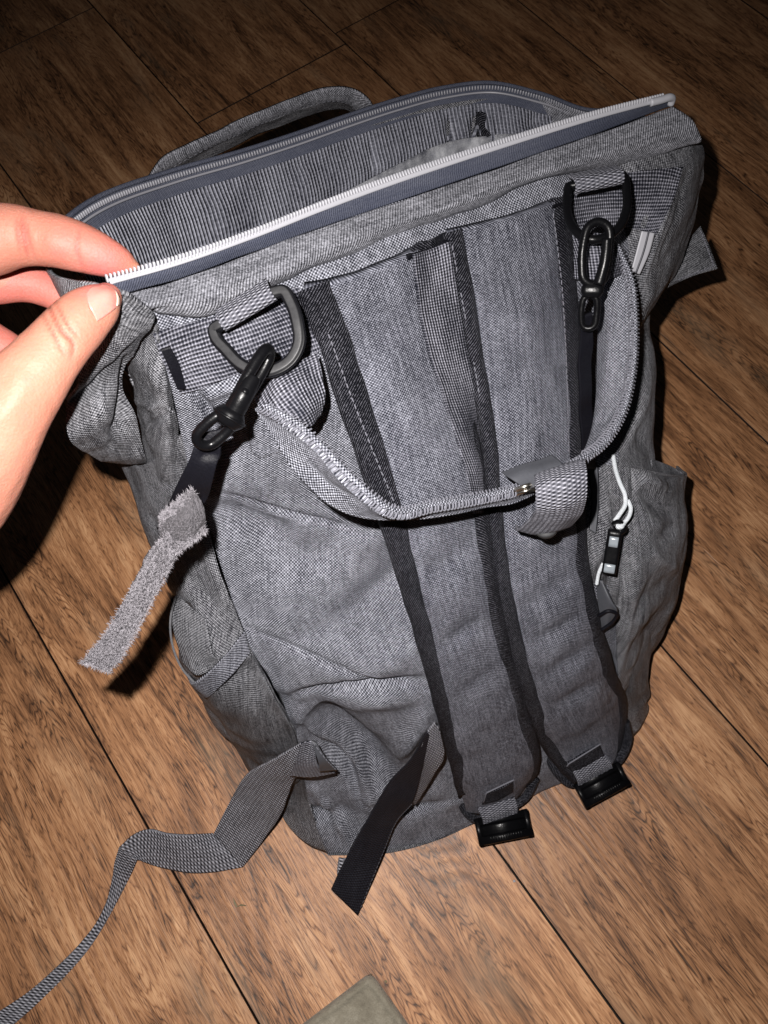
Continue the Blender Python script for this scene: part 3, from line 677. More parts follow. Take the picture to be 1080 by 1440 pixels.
# lower end piping
def endpipe(root, pts, r=.0042):
    tube('binding', PL(pts), r, M['bind'], root, n=40)
endpipe(rootL, [(648, 1116, .034), (654, 1140, .028), (666, 1151, .026), (700, 1142, .025), (738, 1122, .026), (754, 1094, .034)], .0035)
endpipe(rootR, [(770, 1058, .040), (782, 1082, .034), (802, 1100, .027), (836, 1090, .026), (872, 1064, .028), (882, 1040, .032), (878, 1015, .040)], .0045)
# dotted tape running over the top ends
def flatpatch(name, quad, mat, root, names, off, nl, nw, thick=.0012, **kw):
    rows = []
    for r in quad: rows.append([hit(x, y, names, off, P(x, y, .38)) for x, y in r])
    return patch(name, rows, mat, nl, nw, root, thick=thick, **kw)
ALLTOP = STR+['panel']
flatpatch('webbing_tape', [[(583, 358), (608, 350), (634, 340)], [(592, 440), (618, 436), (646, 430)], [(612, 520), (640, 518), (662, 512)], [(638, 600), (656, 598), (676, 594)], [(660, 680), (672, 680), (687, 676)], [(668, 722), (677, 722), (689, 718)]], M['webflat'], bag, ALLTOP, .0072, 120, 26, nz=((.0008, 60),))
flatpatch('fastener_patch', [[(568, 352), (600, 338), (637, 322)], [(572, 362), (604, 350), (638, 336)]], M['satstrap'], bag, ALLTOP+['band'], .0040, 12, 30, nz=((.0006, 200),))
dashes('stitching', onpl([(636, 345), (655, 450), (678, 580), (690, 690)], ALLTOP, .0058), M['thread'], bag)
dashes('stitching', onpl([(462, 470), (495, 560), (535, 660), (560, 720)], ALLTOP, .0052), M['thread'], bag)
dashes('stitching', onpl([(778, 300), (790, 400), (797, 520), (800, 640)], ALLTOP, .0048), M['thread'], bag)
dashes('stitching', onpl([(300, 690), (380, 722), (470, 742), (520, 752)], ['panel'], .0004), M['thread'], bag, L=.0034, gap=.0006, r=.00028)
dashes('stitching', onpl([(345, 882), (420, 920), (500, 945), (600, 965)], ['panel'], .0004), M['thread'], bag, L=.0034, gap=.0006, r=.00030)

# label tab boxes and buckles at the strap ends
def buckle(root, web, box, hh, label=None):
    """web: 4 px corners (top-left, top-right, bottom-left, bottom-right); box likewise"""
    w = [P(x, y, hh+e_) for (x, y), e_ in zip(web, (.016, .016, .008, .008))]
    patch('webbing', [[w[0], w[1]], [(w[0]+w[2])/2-BKW*.002, (w[1]+w[3])/2-BKW*.002], [w[2], w[3]]], M['web'], 20, 30, root, thick=.002)
    b = [P(x, y, h) for (x, y), h in zip(box, (hh+.006, hh+.006, hh+.004, hh+.004))]
    X = (b[1]-b[0]); Y = (b[2]-b[0]); Lx = np.linalg.norm(X); X = X/Lx; Z = np.cross(X, Y); Z /= np.linalg.norm(Z)
    if Z@(ORG-b[0]) < 0: Z = -Z
    Y2 = np.cross(Z, X); Y2 *= np.sign(Y2@Y); Ly = abs((b[2]-b[0])@Y2)
    bk = empty('buckle', None); bk.parent = root
    c = lambda u, v, z: b[0]+X*u*Lx+Y2*v*Ly+Z*z
    # upper bar, side rails, ridged lower bar
    def bar(name, p, q, w_, t_): sweep(name, [p, q], rrect(w_, t_, min(w_, t_)*.35), M['blackp'], bk, n=2, up=Z)
    bar('bar', c(-.02, .14, 0), c(1.02, .14, 0), Ly*.30, .0055)
    bar('rail', c(.03, 0.0, 0), c(.03, 1.0, -.001), .0042, .0065)
    bar('rail', c(.97, 0.0, 0), c(.97, 1.0, -.001), .0042, .0065)
    bar('bar', c(-.02, .84, 0), c(1.02, .84, 0), Ly*.34, .0062)
    bar('bar', c(.05, .5, -.001), c(.95, .5, -.001), Ly*.42, .0040)
    C = [c(t, .80, .0033) for t in np.linspace(.22, .80, 13)]
    boxes('grip_ridges', C, [X*.00045]*13, [Z*.0008]*13, [Y2*Ly*.10]*13, M['blackp'], bk)
buckle(rootL, [(672, 1137), (724, 1122), (680, 1160), (728, 1144)], [(668, 1152), (740, 1138), (678, 1189), (747, 1172)], .030)
buckle(rootR, [(806, 1086), (852, 1062), (814, 1106), (862, 1080)], [(808, 1104), (868, 1072), (826, 1136), (882, 1100)], .031)
def boxstitch(q, h):
    pts = sph([P(x, y, h) for x, y in q], 60, sharp=True); dashes('stitching', pts, M['thread'], bag, L=.002, gap=.0003, r=.00045)
    tube('seam_cord', [P(x, y, h-.001) for x, y in q[1:]], .0007, M['thread'], bag, n=20, k=6)
flatpatch('strap_tab', [[(684, 1116), (704, 1109), (722, 1099)], [(678, 1132), (700, 1126), (722, 1114)]], M['bind'], rootL, STR, .0032, 16, 24)
flatpatch('strap_tab', [[(798, 1074), (820, 1060), (844, 1048)], [(804, 1088), (828, 1075), (850, 1062)]], M['bind'], rootR, STR, .0032, 16, 24)
def onstr(q, off, n=30): return [x for x in (hit(a, b, STR, off) for a, b in sph(q, n, True)) if x is not None]
for q, rt_ in (([(680, 1128), (684, 1115), (722, 1097), (726, 1108)], rootL), ([(797, 1078), (800, 1074), (845, 1046), (852, 1054)], rootR)):
    pp = onstr(q, .0045)
    if len(pp) > 3: tube('seam_cord', pp, .0006, M['thread'], rt_, n=40, k=6)

# ---- webbing bands beside the D-rings
flatpatch('webbing_band', [[(216, 470), (226, 500), (240, 530), (255, 556)], [(255, 458), (262, 490), (275, 522), (288, 545)], [(320, 440), (332, 470), (342, 500), (352, 520)], [(380, 415), (402, 440), (418, 470), (430, 500)], [(418, 402), (436, 430), (448, 462), (458, 490)]], M['webflat'], bag, ['panel', 'ear', 'band'], .0015, 90, 40, nz=((.0010, 60),))
flatpatch('webbing_band', [[(798, 262), (802, 288), (806, 318)], [(850, 250), (852, 285), (856, 318)], [(905, 240), (900, 285), (890, 322)], [(962, 234), (945, 285), (922, 330)]], M['webflat'], bag, ['panel', 'rwing'], .0020, 80, 36, nz=((.0008, 60),))
flatpatch('fastener_patch', [[(226, 492), (240, 488)], [(238, 518), (252, 512)], [(250, 548), (262, 548)]], M['satstrap'], bag, ['panel', 'ear'], .0034, 24, 10)
flatpatch('fastener_patch', [[(775, 282), (790, 276), (803, 272)], [(776, 290), (792, 285), (806, 282)]], M['satstrap'], bag, STR+['panel'], .004, 10, 16)
# webbing tab that anchors the carry loop under the left ring
TABL = [[(356, 560, .405), (400, 520, .412), (446, 496, .410)], [(372, 582, .408), (410, 552, .415), (452, 528, .408)], [(395, 596, .408), (425, 580, .412), (456, 560, .402)], [(418, 612, .403), (438, 600, .404), (452, 584, .396)]]
patch('webbing_tab', [PL(r) for r in TABL], M['webflat'], 40, 50, bag, thick=.0018, nz=((.0012, 90),))
TABR = [[(806, 330, .365), (835, 328, .372), (862, 330, .368)], [(806, 360, .358), (838, 360, .370), (872, 358, .360)], [(806, 392, .348), (840, 395, .360), (880, 385, .350)]]
patch('webbing_tab', [PL(r) for r in TABR], M['webflat'], 40, 50, bag, thick=.0018, nz=((.0012, 90),))
# small box stitch beneath
dashes('stitching', onpl([(352, 600), (362, 634), (408, 622)], ['panel'], .0006, 30), M['thread'], bag, L=.002, gap=.0006)
dashes('stitching', onpl([(348, 606), (358, 640), (412, 628)], ['panel'], .0006, 30), M['threaddk'], bag, L=.003, gap=.0003)

# ---- D rings and their rolled tabs
def dring(path, prof, mat, label, closed=True, tab=None, rolled=None):
    r = empty('d_ring', None); r.parent = bag; r['label'] = label
    pts = [P(*q) for q in path]; a, b, c = pts[0], pts[len(pts)//3], pts[2*len(pts)//3]; up_ = np.cross(b-a, c-a); up_ /= np.linalg.norm(up_)
    if up_@(ORG-a) < 0: up_ = -up_
    return r, pts, up_
rl = [(308, 457, .424), (345, 434, .429), (384, 411, .432), (398, 409, .433), (408, 424, .432), (418, 455, .430), (420, 482, .427), (408, 506, .424), (385, 520, .422), (362, 522, .421), (338, 512, .420), (318, 492, .420), (302, 472, .421), (300, 463, .422)]
r, pts, u_ = dring(rl, None, None, 'flat gunmetal ring at the hand end of the bag')
sweep('ring', pts, rrect(.0034, .0028, .0006), M['gun'], r, n=110, up=u_, closed=True)
sweep('ring_edge', [p-u_*.0006 for p in pts], rrect(.0056, .0022, .0007), M['gunedge'], r, n=110, up=u_, closed=True)
rr_ = [(799, 262, .388), (840, 254, .391), (876, 247, .388), (881, 270, .388), (880, 298, .388), (868, 322, .388), (850, 334, .388), (834, 337, .388), (816, 330, .387), (803, 315, .386), (797, 290, .386)]
r2, pts2, u2 = dring(rr_, None, None, 'round black ring near the far top corner')
sweep('ring', pts2, circ(.0023, 14), M['blackp'], r2, n=110, up=u2, closed=True)
def rolltab(A, B, rad, mat, parent, uu):
    """webbing rolled round the straight bar A-B, tail going up under the band"""
    A, B = np.asarray(A), np.asarray(B); X = (B-A)/np.linalg.norm(B-A); Y = np.cross(uu, X)
    if Y@AXW > 0: Y = -Y       # Y points to the rim
    rows = []
    for k in range(17):
        a = math.radians(-95+k*(215/16)); q = -math.sin(a)
        rows.append((A+uu*rad*math.cos(math.radians(-130+k*14))+Y*rad*math.sin(math.radians(-130+k*14)), B+uu*rad*math.cos(math.radians(-130+k*14))+Y*rad*math.sin(math.radians(-130+k*14))))
    rows = rows[:12]+[(A+Y*rad*2.4-uu*.001, B+Y*rad*2.4-uu*.001)]
    patch('ring_loop', [[a, b] for a, b in rows], mat, 50, 40, parent, thick=.0012)
rolltab(P(312, 456, .4245), P(384, 412, .4325), .0034, M['web'], bag, u_)
rolltab(P(806, 262, .390), P(874, 248, .390), .0040, M['web'], bag, u2)

# ---- carry loop from ring to ring with overlocked edges
LPA = [(372, 570, .410), (420, 598, .412), (455, 630, .410), (490, 668, .404), (525, 700, .396), (552, 717, .388), (610, 709, .376), (670, 699, .362), (735, 684, .350), (800, 655, .345), (848, 625, .338), (876, 580, .335), (890, 520, .338), (893, 450, .345), (888, 395, .352), (868, 345, .358)]
LPB = [(362, 572, .402), (392, 612, .396), (424, 662, .388), (462, 698, .379), (500, 716, .373), (545, 722, .368), (612, 723, .360), (672, 712, .348), (738, 697, .336), (782, 668, .330), (815, 640, .322), (834, 590, .315), (838, 530, .318), (840, 465, .325), (842, 410, .333), (834, 365, .342)]
loop = empty('carry_loop', None); loop.parent = bag
A_ = PL(LPA); B_ = PL(LPB)
rows = [[a, a*.66+b*.34, a*.33+b*.67, b] for a, b in zip(A_, B_)]
FLp = [([(430, 640), (470, 680), (520, 705)], 8, .002), ([(850, 560), (860, 500), (862, 440)], 12, .002), ([(845, 600), (860, 585)], 6, -.002)]
patch('loop_body', rows, M['panel'], 260, 30, loop, thick=.004, folds=FLp, nz=((.0010, 60),), puff=.002, puffp=3, surf='loop')
# overlock thread wrapped round the outer edge
def overlock(A, B, parent, w=.0030, pitch=.0017, r=.00055, name='overlock_stitching'):
    a = sph(A, 600); b = sph(B, 600); seg = np.linalg.norm(np.diff(a, axis=0), axis=1); t = np.concatenate([[0], np.cumsum(seg)])
    n = int(t[-1]/pitch); V = []; F = []; k = 5
    for i in range(n):
        j = np.interp(i*pitch, t, np.arange(600)); j0 = int(j); p = a[j0]; s = b[j0]-p; s /= np.linalg.norm(s)
        T = a[min(j0+1, 599)]-a[max(j0-1, 0)]; T /= np.linalg.norm(T); v = np.cross(T, s); v /= np.linalg.norm(v)
        if v@(ORG-p) < 0: v = -v
        arc = [p+s*w+v*.0026, p+s*w*.5+v*.0036+T*pitch*.25, p-s*.0004+v*.0030+T*pitch*.4, p-s*.0014+v*.0006+T*pitch*.5, p-s*.0008-v*.0022+T*pitch*.7]
        arc = sph(arc, 7); TT, N1, B1 = frames(arc); an = np.linspace(0, 2*np.pi, k, endpoint=False)
        ring = arc[:, None]+r*(np.cos(an)[None, :, None]*N1[:, None]+np.sin(an)[None, :, None]*B1[:, None])
        base = len(V)*7*k; V.append(ring.reshape(-1, 3))
        for q in range(6):
            for z in range(k): F.append((base+q*k+z, base+q*k+(z+1) % k, base+(q+1)*k+(z+1) % k, base+(q+1)*k+z))
    V = np.concatenate(V); return mkmesh(name, V, F, M['thread'], parent, kind='stuff')
overlock(A_, B_, loop, w=.0023, pitch=.0021, r=.00045)
tube('edge_roll', [a+(a-b)*0+(ORG-a)*.0022 for a, b in zip(A_, B_)], 0.0014, M['panel'], loop, n=220, k=10)
# snap keeper folded over the loop
kp = empty('snap_keeper', None); kp.parent = bag
KP = [[(752, 668, .352), (788, 655, .357), (824, 645, .358)], [(751, 672, .366), (788, 660, .371), (823, 648, .371)], [(753, 690, .372), (790, 680, .377), (826, 668, .376)], [(753, 712, .366), (790, 704, .371), (826, 694, .370)],
      [(748, 728, .353), (786, 724, .358), (822, 716, .358)], [(738, 738, .338), (776, 738, .342), (812, 732, .342)], [(728, 746, .322), (768, 750, .325), (800, 742, .327)], [(724, 742, .312), (764, 748, .312), (796, 738, .314)]]
patch('keeper_webbing', [PL(r) for r in KP], M['web'], 90, 50, kp, thick=.0018, nz=((.0006, 80),), puff=.001, puffp=2)
KR = [[(706, 664, .345), (738, 652, .352), (775, 638, .356)], [(722, 676, .352), (752, 664, .360), (790, 652, .364)], [(742, 690, .352), (752, 684, .360), (792, 668, .366)]]
patch('keeper_flap', [PL(r) for r in KR], M['rubber'], 30, 40, kp, thick=.002, nz=((.0008, 90),))
c = P(768, 744, .326); u = (ORG-c)/np.linalg.norm(ORG-c); ax_ = AXW*.75-u*.5; ax_ /= np.linalg.norm(ax_)
sweep('snap_stud', [c-ax_*.003, c-ax_*.001, c+ax_*.0012, c+ax_*.002], circ(.0062, 24), M['gun'], kp, n=4, scale=[1, 1, .95, .7], up=None, sharp=True)
tube('zipper_puller', PL([(722, 690, .352), (738, 684, .358), (752, 680, .356)]), .0012, M['steel'], kp, n=12)
tube('zipper_puller', PL([(724, 696, .350), (740, 690, .356), (752, 688, .354)]), .0010, M['steel'], kp, n=12)

# ---- carry handle behind the rear rim
HA = [(176, 285, .375), (205, 256, .382), (228, 226, .388), (268, 204, .385), (320, 179, .378), (375, 154, .371), (425, 134, .366), (470, 124, .364), (500, 128, .362), (520, 145, .358), (527, 168, .350)]
HBm = [(200, 290, .365), (222, 262, .370), (238, 240, .376), (274, 218, .374), (326, 193, .367), (380, 169, .360), (430, 150, .355), (470, 143, .352), (490, 146, .350), (500, 158, .346), (504, 174, .338)]
HC = [(212, 290, .350), (230, 268, .352), (244, 250, .356), (280, 230, .356), (332, 206, .349), (386, 181, .342), (434, 163, .338), (470, 156, .336), (486, 155, .335), (498, 162, .331), (502, 176, .325)]
hd = empty('carry_handle', None); hd.parent = bag
HA, HBm, HC = [[(x, y, h-.030-.02*(abs(i-5)/5)**2) for i, (x, y, h) in enumerate(q)] for q in (HA, HBm, HC)]
a, b, c = PL(HA), PL(HBm), PL(HC)
ribbon('handle_binding', a, b, M['band'], 160, 14, hd, thick=.003, puff=.0015, puffp=2, nz=((.0007, 70),))
ribbon('handle_face', [q-(ORG-q)*.002 for q in b], c, M['side'], 160, 14, hd, thick=.003, nz=((.0010, 60),))
dashes('stitching', np.array(sph([q+(ORG-q)*.003 for q in b], 200)), M['threaddk'], hd)

# ---- side pockets
PKR = [
 [(880, 658, .215), (905, 662, .205), (935, 668, .178), (962, 670, .150), (955, 655, .115)],
 [(884, 720, .190), (910, 725, .185), (945, 720, .158), (965, 730, .128), (950, 715, .095)],
 [(866, 800, .158), (900, 800, .160), (935, 795, .138), (962, 790, .105), (940, 780, .07)],
 [(866, 870, .128), (895, 870, .130), (925, 862, .108), (950, 845, .075), (925, 835, .045)],
 [(868, 930, .100), (890, 925, .100), (910, 912, .080), (928, 892, .050), (905, 880, .025)],
 [(872, 985, .070), (884, 970, .068), (896, 950, .055), (910, 928, .035), (890, 910, .012)]]
FPK = [([(925, 850), (905, 900), (880, 960)], 12, -.005), ([(950, 700), (940, 790), (915, 870)], 14, .004), ([(895, 690), (925, 705), (945, 735)], 12, -.006), ([(945, 735), (930, 760)], 8, -.003), ([(900, 670), (940, 690)], 10, .004), ([(905, 760), (930, 790), (950, 800)], 9, .004), ([(880, 870), (895, 800), (890, 740)], 10, .004),
       ([(905, 860), (950, 800)], 10, -.004), ([(870, 960), (885, 880), (895, 830)], 6, .0025), ([(884, 900), (912, 840), (920, 790)], 8, -.003)]
patch('side_pocket', [PL(r) for r in PKR], M['side'], 130, 90, bag, thick=.0015, folds=FPK, nz=((.002, 45), (.0008, 120)), surf='pkr')
pq = [P(*q) for q in PKR[0][:4]]; tube('pocket_hem', pq, .0009, M['side'], bag, n=60, k=8)
patch('pocket_lining', [PL([(916, 645, .175), (940, 655, .160), (962, 668, .148)]), PL([(918, 680, .16), (940, 685, .14), (955, 690, .12)])], M['side'], 14, 30, bag, thick=.0012)
# inner right side cloth strip beneath the shoulder strap
ISR = [[(822, 620, .250), (845, 650, .235), (884, 655, .222)], [(822, 700, .222), (850, 720, .205), (886, 720, .192)], [(822, 780, .190), (850, 790, .176), (872, 800, .162)], [(838, 845, .140), (855, 855, .136), (870, 865, .130)], [(858, 925, .085), (868, 930, .085), (874, 935, .085)]]
patch('gusset_fold', [PL(r) for r in ISR], M['side'], 80, 40, bag, thick=.0012, nz=((.003, 40), (.001, 110)), folds=[([(850, 680), (845, 760), (830, 800)], 9, .004), ([(880, 720), (862, 800), (850, 860)], 7, -.004)], surf='isr')

PKL = [
 [(345, 888, .210), (320, 920, .206), (290, 950, .190), (274, 962, .176), (262, 950, .15)],
 [(352, 918, .198), (330, 945, .195), (305, 970, .178), (290, 982, .158), (275, 960, .135)]]
patch('pocket_binding', [PL([(q[0], q[1], q[2]+(.022 if i_ == 0 else .014)) for q in r]) for i_, r in enumerate(PKL)], M['panel'], 20, 60, bag, thick=.0016, nz=((.0006, 80),), surf='pkb')  # same cloth as the sides; paler panel material paints in the light it catches
PKB = [
 [(352, 918, .201), (325, 948, .196), (298, 978, .178), (280, 970, .150)],
 [(384, 975, .158), (355, 1000, .150), (325, 1020, .125), (296, 1000, .095)],
 [(415, 1035, .114), (385, 1058, .100), (352, 1070, .070), (312, 1025, .045)],
 [(428, 1092, .072), (408, 1105, .050), (370, 1105, .030), (320, 1030, .012)]]
patch('side_pocket', [PL([(q[0], q[1], q[2]+.003) for q in r]) for r in PKB], M['side'], 80, 60, bag, thick=.0012, folds=[([(352, 915), (385, 975), (430, 1040)], 9, .004), ([(300, 975), (330, 960), (352, 930)], 10, -.004)], nz=((.002, 50),), surf='pklb')
dashes('stitching', np.array(sph([P(x, y, h+.024) for x, y, h in [(344, 892, .210), (318, 922, .205), (291, 950, .190), (276, 962, .178)]], 60)), M['thread'], bag, L=.003, gap=.0006)
tube('pocket_hem', PL([(247, 838, .232), (240, 868, .222), (242, 905, .205), (256, 940, .192), (276, 963, .183)]), .0007, M['edge'], bag, n=50, k=8)
patch('pocket_lining', [PL([(245, 835, .218), (262, 850, .228), (290, 870, .233)]), PL([(240, 880, .205), (258, 900, .208), (300, 925, .214)]), PL([(255, 935, .180), (275, 950, .186), (318, 925, .205)])], M['side'], 40, 30, bag, thick=.0012, nz=((.002, 50),))

# ---- lower left anchor tab and its long strap
wl = ['panel', 'lgus', 'pklb']
anch = [[P(423, 1046, .125), P(438, 1044, .128), P(443, 1050, .126)], [P(416, 1068, .115), P(432, 1070, .118), P(446, 1076, .116)], [P(408, 1092, .098), P(440, 1094, .100), P(472, 1088, .098)]]
patch('anchor_webbing', anch, M['web'], 24, 24, bag, thick=.0016)
patch('anchor_patch', [[P(438, 1042, .130), P(444, 1046, .130)], [P(446, 1066, .125), P(456, 1064, .126)], [P(450, 1086, .112), P(474, 1084, .112)]], M['rubber'], 16, 16, bag, thick=.0014)
dashes('stitching', sph([P(440, 1044, .1345), P(455, 1064, .129), P(474, 1084, .1145)], 30), M['thread'], bag, L=.003, gap=.001)
lsr = empty('webbing_strap', None); lsr.parent = bag; lsr['label'] = 'long loose grey strap trailing across the floor'
ribbon('webbing', PL([(424, 1045, .122), (386, 1068, .108), (347, 1090, .088), (322, 1130, .055), (300, 1173, .022)]), PL([(436, 1060, .118), (414, 1096, .088), (396, 1143, .058), (370, 1182, .028), (341, 1220, .004)]), M['webbig'], 120, 30, lsr, thick=.0016, nz=((.0006, 60),))
ribbon('webbing', PL([(300, 1172, .022), (270, 1174, .030), (235, 1173, .034), (207, 1168, .036), (185, 1177, .034), (167, 1193, .030)]), PL([(340, 1220, .003), (300, 1227, .004), (262, 1227, .006), (226, 1220, .008), (205, 1213, .012), (193, 1208, .018)]), M['webbig'], 120, 30, lsr, thick=.0016, nz=((.0005, 60),))
ribbon('webbing', PL([(167, 1193, .030), (161, 1215, .020), (157, 1240, .012), (150, 1268, .008), (138, 1294, .007), (115, 1324, .006), (80, 1360, .006), (40, 1395, .006), (-10, 1428, .005), (-80, 1475, .003), (-160, 1530, .003)]),
       PL([(193, 1208, .018), (182, 1235, .004), (168, 1262, .003), (156, 1284, .003), (146, 1302, .003), (128, 1330, .003), (98, 1366, .002), (60, 1404, .002), (20, 1440, .002), (-50, 1490, .002), (-130, 1545, .002)]), M['webbig'], 200, 24, lsr, thick=.0014, nz=((.0004, 60),))

# ---- short strap in the middle, grey back and black face
msr = empty('webbing_strap', None); msr.parent = bag; msr['label'] = 'short strap with a black face hanging over the bottom edge'
ribbon('webbing', PL([(612, 1016, .145), (600, 1032, .138), (590, 1060, .122), (584, 1095, .098), (580, 1128, .080)]), PL([(618, 1028, .138), (625, 1060, .118), (610, 1090, .098), (596, 1114, .082), (584, 1132, .072)]), M['webbig'], 60, 24, msr, thick=.0014)
ribbon('webbing', PL([(600, 1030, .140), (578, 1068, .118), (548, 1100, .095), (520, 1148, .070), (492, 1198, .050), (466, 1252, .034)]), PL([(604, 1034, .137), (592, 1090, .104), (580, 1128, .082), (556, 1160, .058), (536, 1210, .034), (503, 1288, .014)]), M['blackweb'], 90, 28, msr, thick=.0014, nz=((.0006, 50),))
ribbon('webbing', PL([(476, 1206, .010), (474, 1222, .008), (474, 1236, .006)]), PL([(492, 1208, .012), (488, 1230, .010), (486, 1246, .008)]), M['webbig'], 20, 10, msr, thick=.0014)
dashes('stitching', np.array(sph(PL([(579, 1131, .084), (556, 1158, .061), (540, 1196, .041), (505, 1282, .018)]), 120)), M['threaddk'], msr)

# ---- right details: side zip, velcro tab, cord puller, dark loop
patch('side_zipper', [PL([(903, 325, .345), (921, 328, .342)]), PL([(896, 352, .337), (914, 354, .334)]), PL([(888, 382, .328), (900, 386, .325)])], M['white'], 20, 10, bag, thick=.001)
tube('seam_cord', PL([(912, 326, .3465), (905, 353, .3385), (894, 384, .3295)]), .0005, M['threaddk'], bag, n=12, k=6)
tb = [PL([(985, 318, .262), (1000, 350, .250), (1010, 377, .240)]), PL([(960, 350, .262), (968, 375, .252), (975, 388, .243)]), PL([(930, 405, .258), (938, 405, .252), (946, 401, .246)])]
patch('closure_tab', tb, M['side'], 30, 30, bag, thick=.0025, nz=((.001, 60),))
dashes('stitching', np.array(sph(PL([(985, 324, .2655), (1004, 374, .2445), (946, 396, .2495)]), 60, True)), M['thread'], bag, L=.0022, gap=.0005, r=.0004)
pl_ = empty('cord_puller', None); pl_.parent = bag
tube('cord', PL([(862, 640, .245), (866, 662, .245), (872, 680, .245), (879, 697, .243), (879, 710, .240), (872, 722, .237), (864, 733, .234)]), .0014, M['cord'], pl_, n=60)
tube('cord', PL([(883, 703, .240), (887, 715, .238), (884, 727, .236), (876, 737, .233)]), .0013, M['cord'], pl_, n=30)
tube('cord', PL([(848, 792, .198), (842, 806, .190), (839, 822, .182)]), .0011, M['cord'], pl_, n=20)
p0, p1 = P(866, 742, .236), P(856, 806, .198)
u3 = (ORG-p0)/np.linalg.norm(ORG-p0)
tube('cord_knot', PL([(866, 738, .240), (871, 741, .242), (877, 737, .240)]), .0019, M['cord'], pl_, n=14, k=8)
tube('cord_lock', [P(862, 740, .238), P(870, 736, .240), P(876, 744, .237), P(870, 748, .236)], .0026, M['blackp'], pl_, n=20)
L_ = lambda t: p0*(1-t)+p1*t
sweep('puller_body', [L_(.05), L_(1.0)], rrect(.0088, .005, .0018), M['blackp'], pl_, n=12, up=u3)
sweep('puller_sleeve', [L_(.18), L_(.40)], rrect(.0070, .0056, .0018), M['silver'], pl_, n=4, up=u3)
sweep('puller_sleeve', [L_(.78), L_(.97)], rrect(.0078, .0056, .0018), M['silver'], pl_, n=4, up=u3)
patch('dark_loop', [PL([(838, 815, .168), (846, 818, .172), (852, 824, .170)]), PL([(840, 840, .160), (856, 842, .168), (864, 852, .164)]), PL([(842, 868, .148), (856, 862, .156), (868, 866, .152)]), PL([(845, 886, .138), (854, 880, .145), (864, 872, .145)])], M['rubber'], 30, 24, bag, thick=.002)
tube('loop_edge', PL([(842, 866, .155), (856, 859, .162), (867, 863, .158), (862, 874, .150), (846, 886, .143)]), .0012, M['satstrap'], bag, n=30, k=8)

# ------------------------------------------------------------------ stroller straps (clip hook, black strap, loop fastener)
def hook(name, E0, E1, C, B0, B1, parent, w=.0115):
    """E0 far end of the big loop, E1 its swivel end, C collar, B0-B1 small eye"""
    pass
hk = empty('stroller_strap', None, 'stroller strap clipped to the flat ring, black band ending in a grey fuzzy strip', 'strap')
clip = empty('clip_hook', None); clip.parent = hk
def loopring(name, p0, p1, wid, r, mat, parent, side, k=10):
    d = p1-p0; L = np.linalg.norm(d); d = d/L; s = side-(side@d)*d; s /= np.linalg.norm(s); up_ = np.cross(d, s); R = wid/2; pts = []
    for a in np.linspace(-90, 90, 9): pts.append(p1-d*R+d*R*math.cos(math.radians(a))+s*R*math.sin(math.radians(a)))
    for a in np.linspace(90, 270, 9): pts.append(p0+d*R+d*R*math.cos(math.radians(a))+s*R*math.sin(math.radians(a)))
    return sweep(name, pts, circ(r, k), mat, parent, n=70, up=up_, closed=True)
u = (ORG-P(350, 540, .43)); u /= np.linalg.norm(u)
e0, e1 = P(378, 492, .436), P(330, 576, .430)
dd = e1-e0; sd = np.cross(dd, u); sd /= np.linalg.norm(sd)
loopring('hook_loop', e0, e1, .0080, .0024, M['blackp'], clip, u*.9+sd*.45)
tube('hook_gate', [e0*.55+e1*.45+u*.004, e0*.2+e1*.8+u*.004, e1+u*.002], .0042, M['blackp'], clip, n=20, scale=[.8, 1, 1.1])
cc = P(324, 584, .430)
sweep('swivel_collar', [cc-dd*.09, cc-dd*.02, cc+dd*.10, cc+dd*.17], circ(.0066, 20), M['blackp'], clip, n=12, scale=[.75, 1.0, 1.0, .7])
loopring('hook_eye', P(322, 586, .430), P(281, 624, .424), .0092, .0022, M['blackp'], clip, sd*.8+u*.5)
ribbon('strap_end', PL([(276, 612, .420), (270, 636, .414), (250, 680, .398), (236, 712, .382), (220, 745, .365)]), PL([(318, 602, .420), (308, 640, .412), (298, 680, .398), (292, 700, .388), (262, 748, .368)]), M['satstrap'], 60, 24, hk, thick=.0016, nz=((.0010, 80),), folds=[([(280, 640), (310, 640)], 6, -.002)])
velr = PL([(274, 689, .412), (246, 722, .408), (240, 740, .400)]), PL([(290, 742, .398), (280, 756, .392), (240, 782, .385)])
VA = [(272, 688, .408), (250, 706, .408), (225, 730, .402)]
VB = [(286, 710, .405), (262, 730, .407), (223, 747, .400)]
VC = [(290, 745, .392), (268, 762, .398), (240, 782, .392)]
patch('fastener_tab', [PL(VA), PL(VB), PL(VC)], M['velcro'], 40, 40, hk, thick=.003, nz=((.0008, 300),), surf='vt')
SA = [(240, 748, .400), (222, 768, .402), (200, 808, .398), (172, 856, .388), (148, 895, .376), (118, 932, .362)]
SB = [(252, 770, .390), (244, 786, .388), (222, 828, .384), (195, 880, .374), (172, 920, .362), (152, 944, .352)]
patch('loop_fastener_strip', [[P(*a), (P(*a)+P(*b))/2, P(*b)] for a, b in zip(SA, SB)], M['velcro'], 160, 34, hk, thick=.0022, nz=((.0007, 320),), surf='vs')
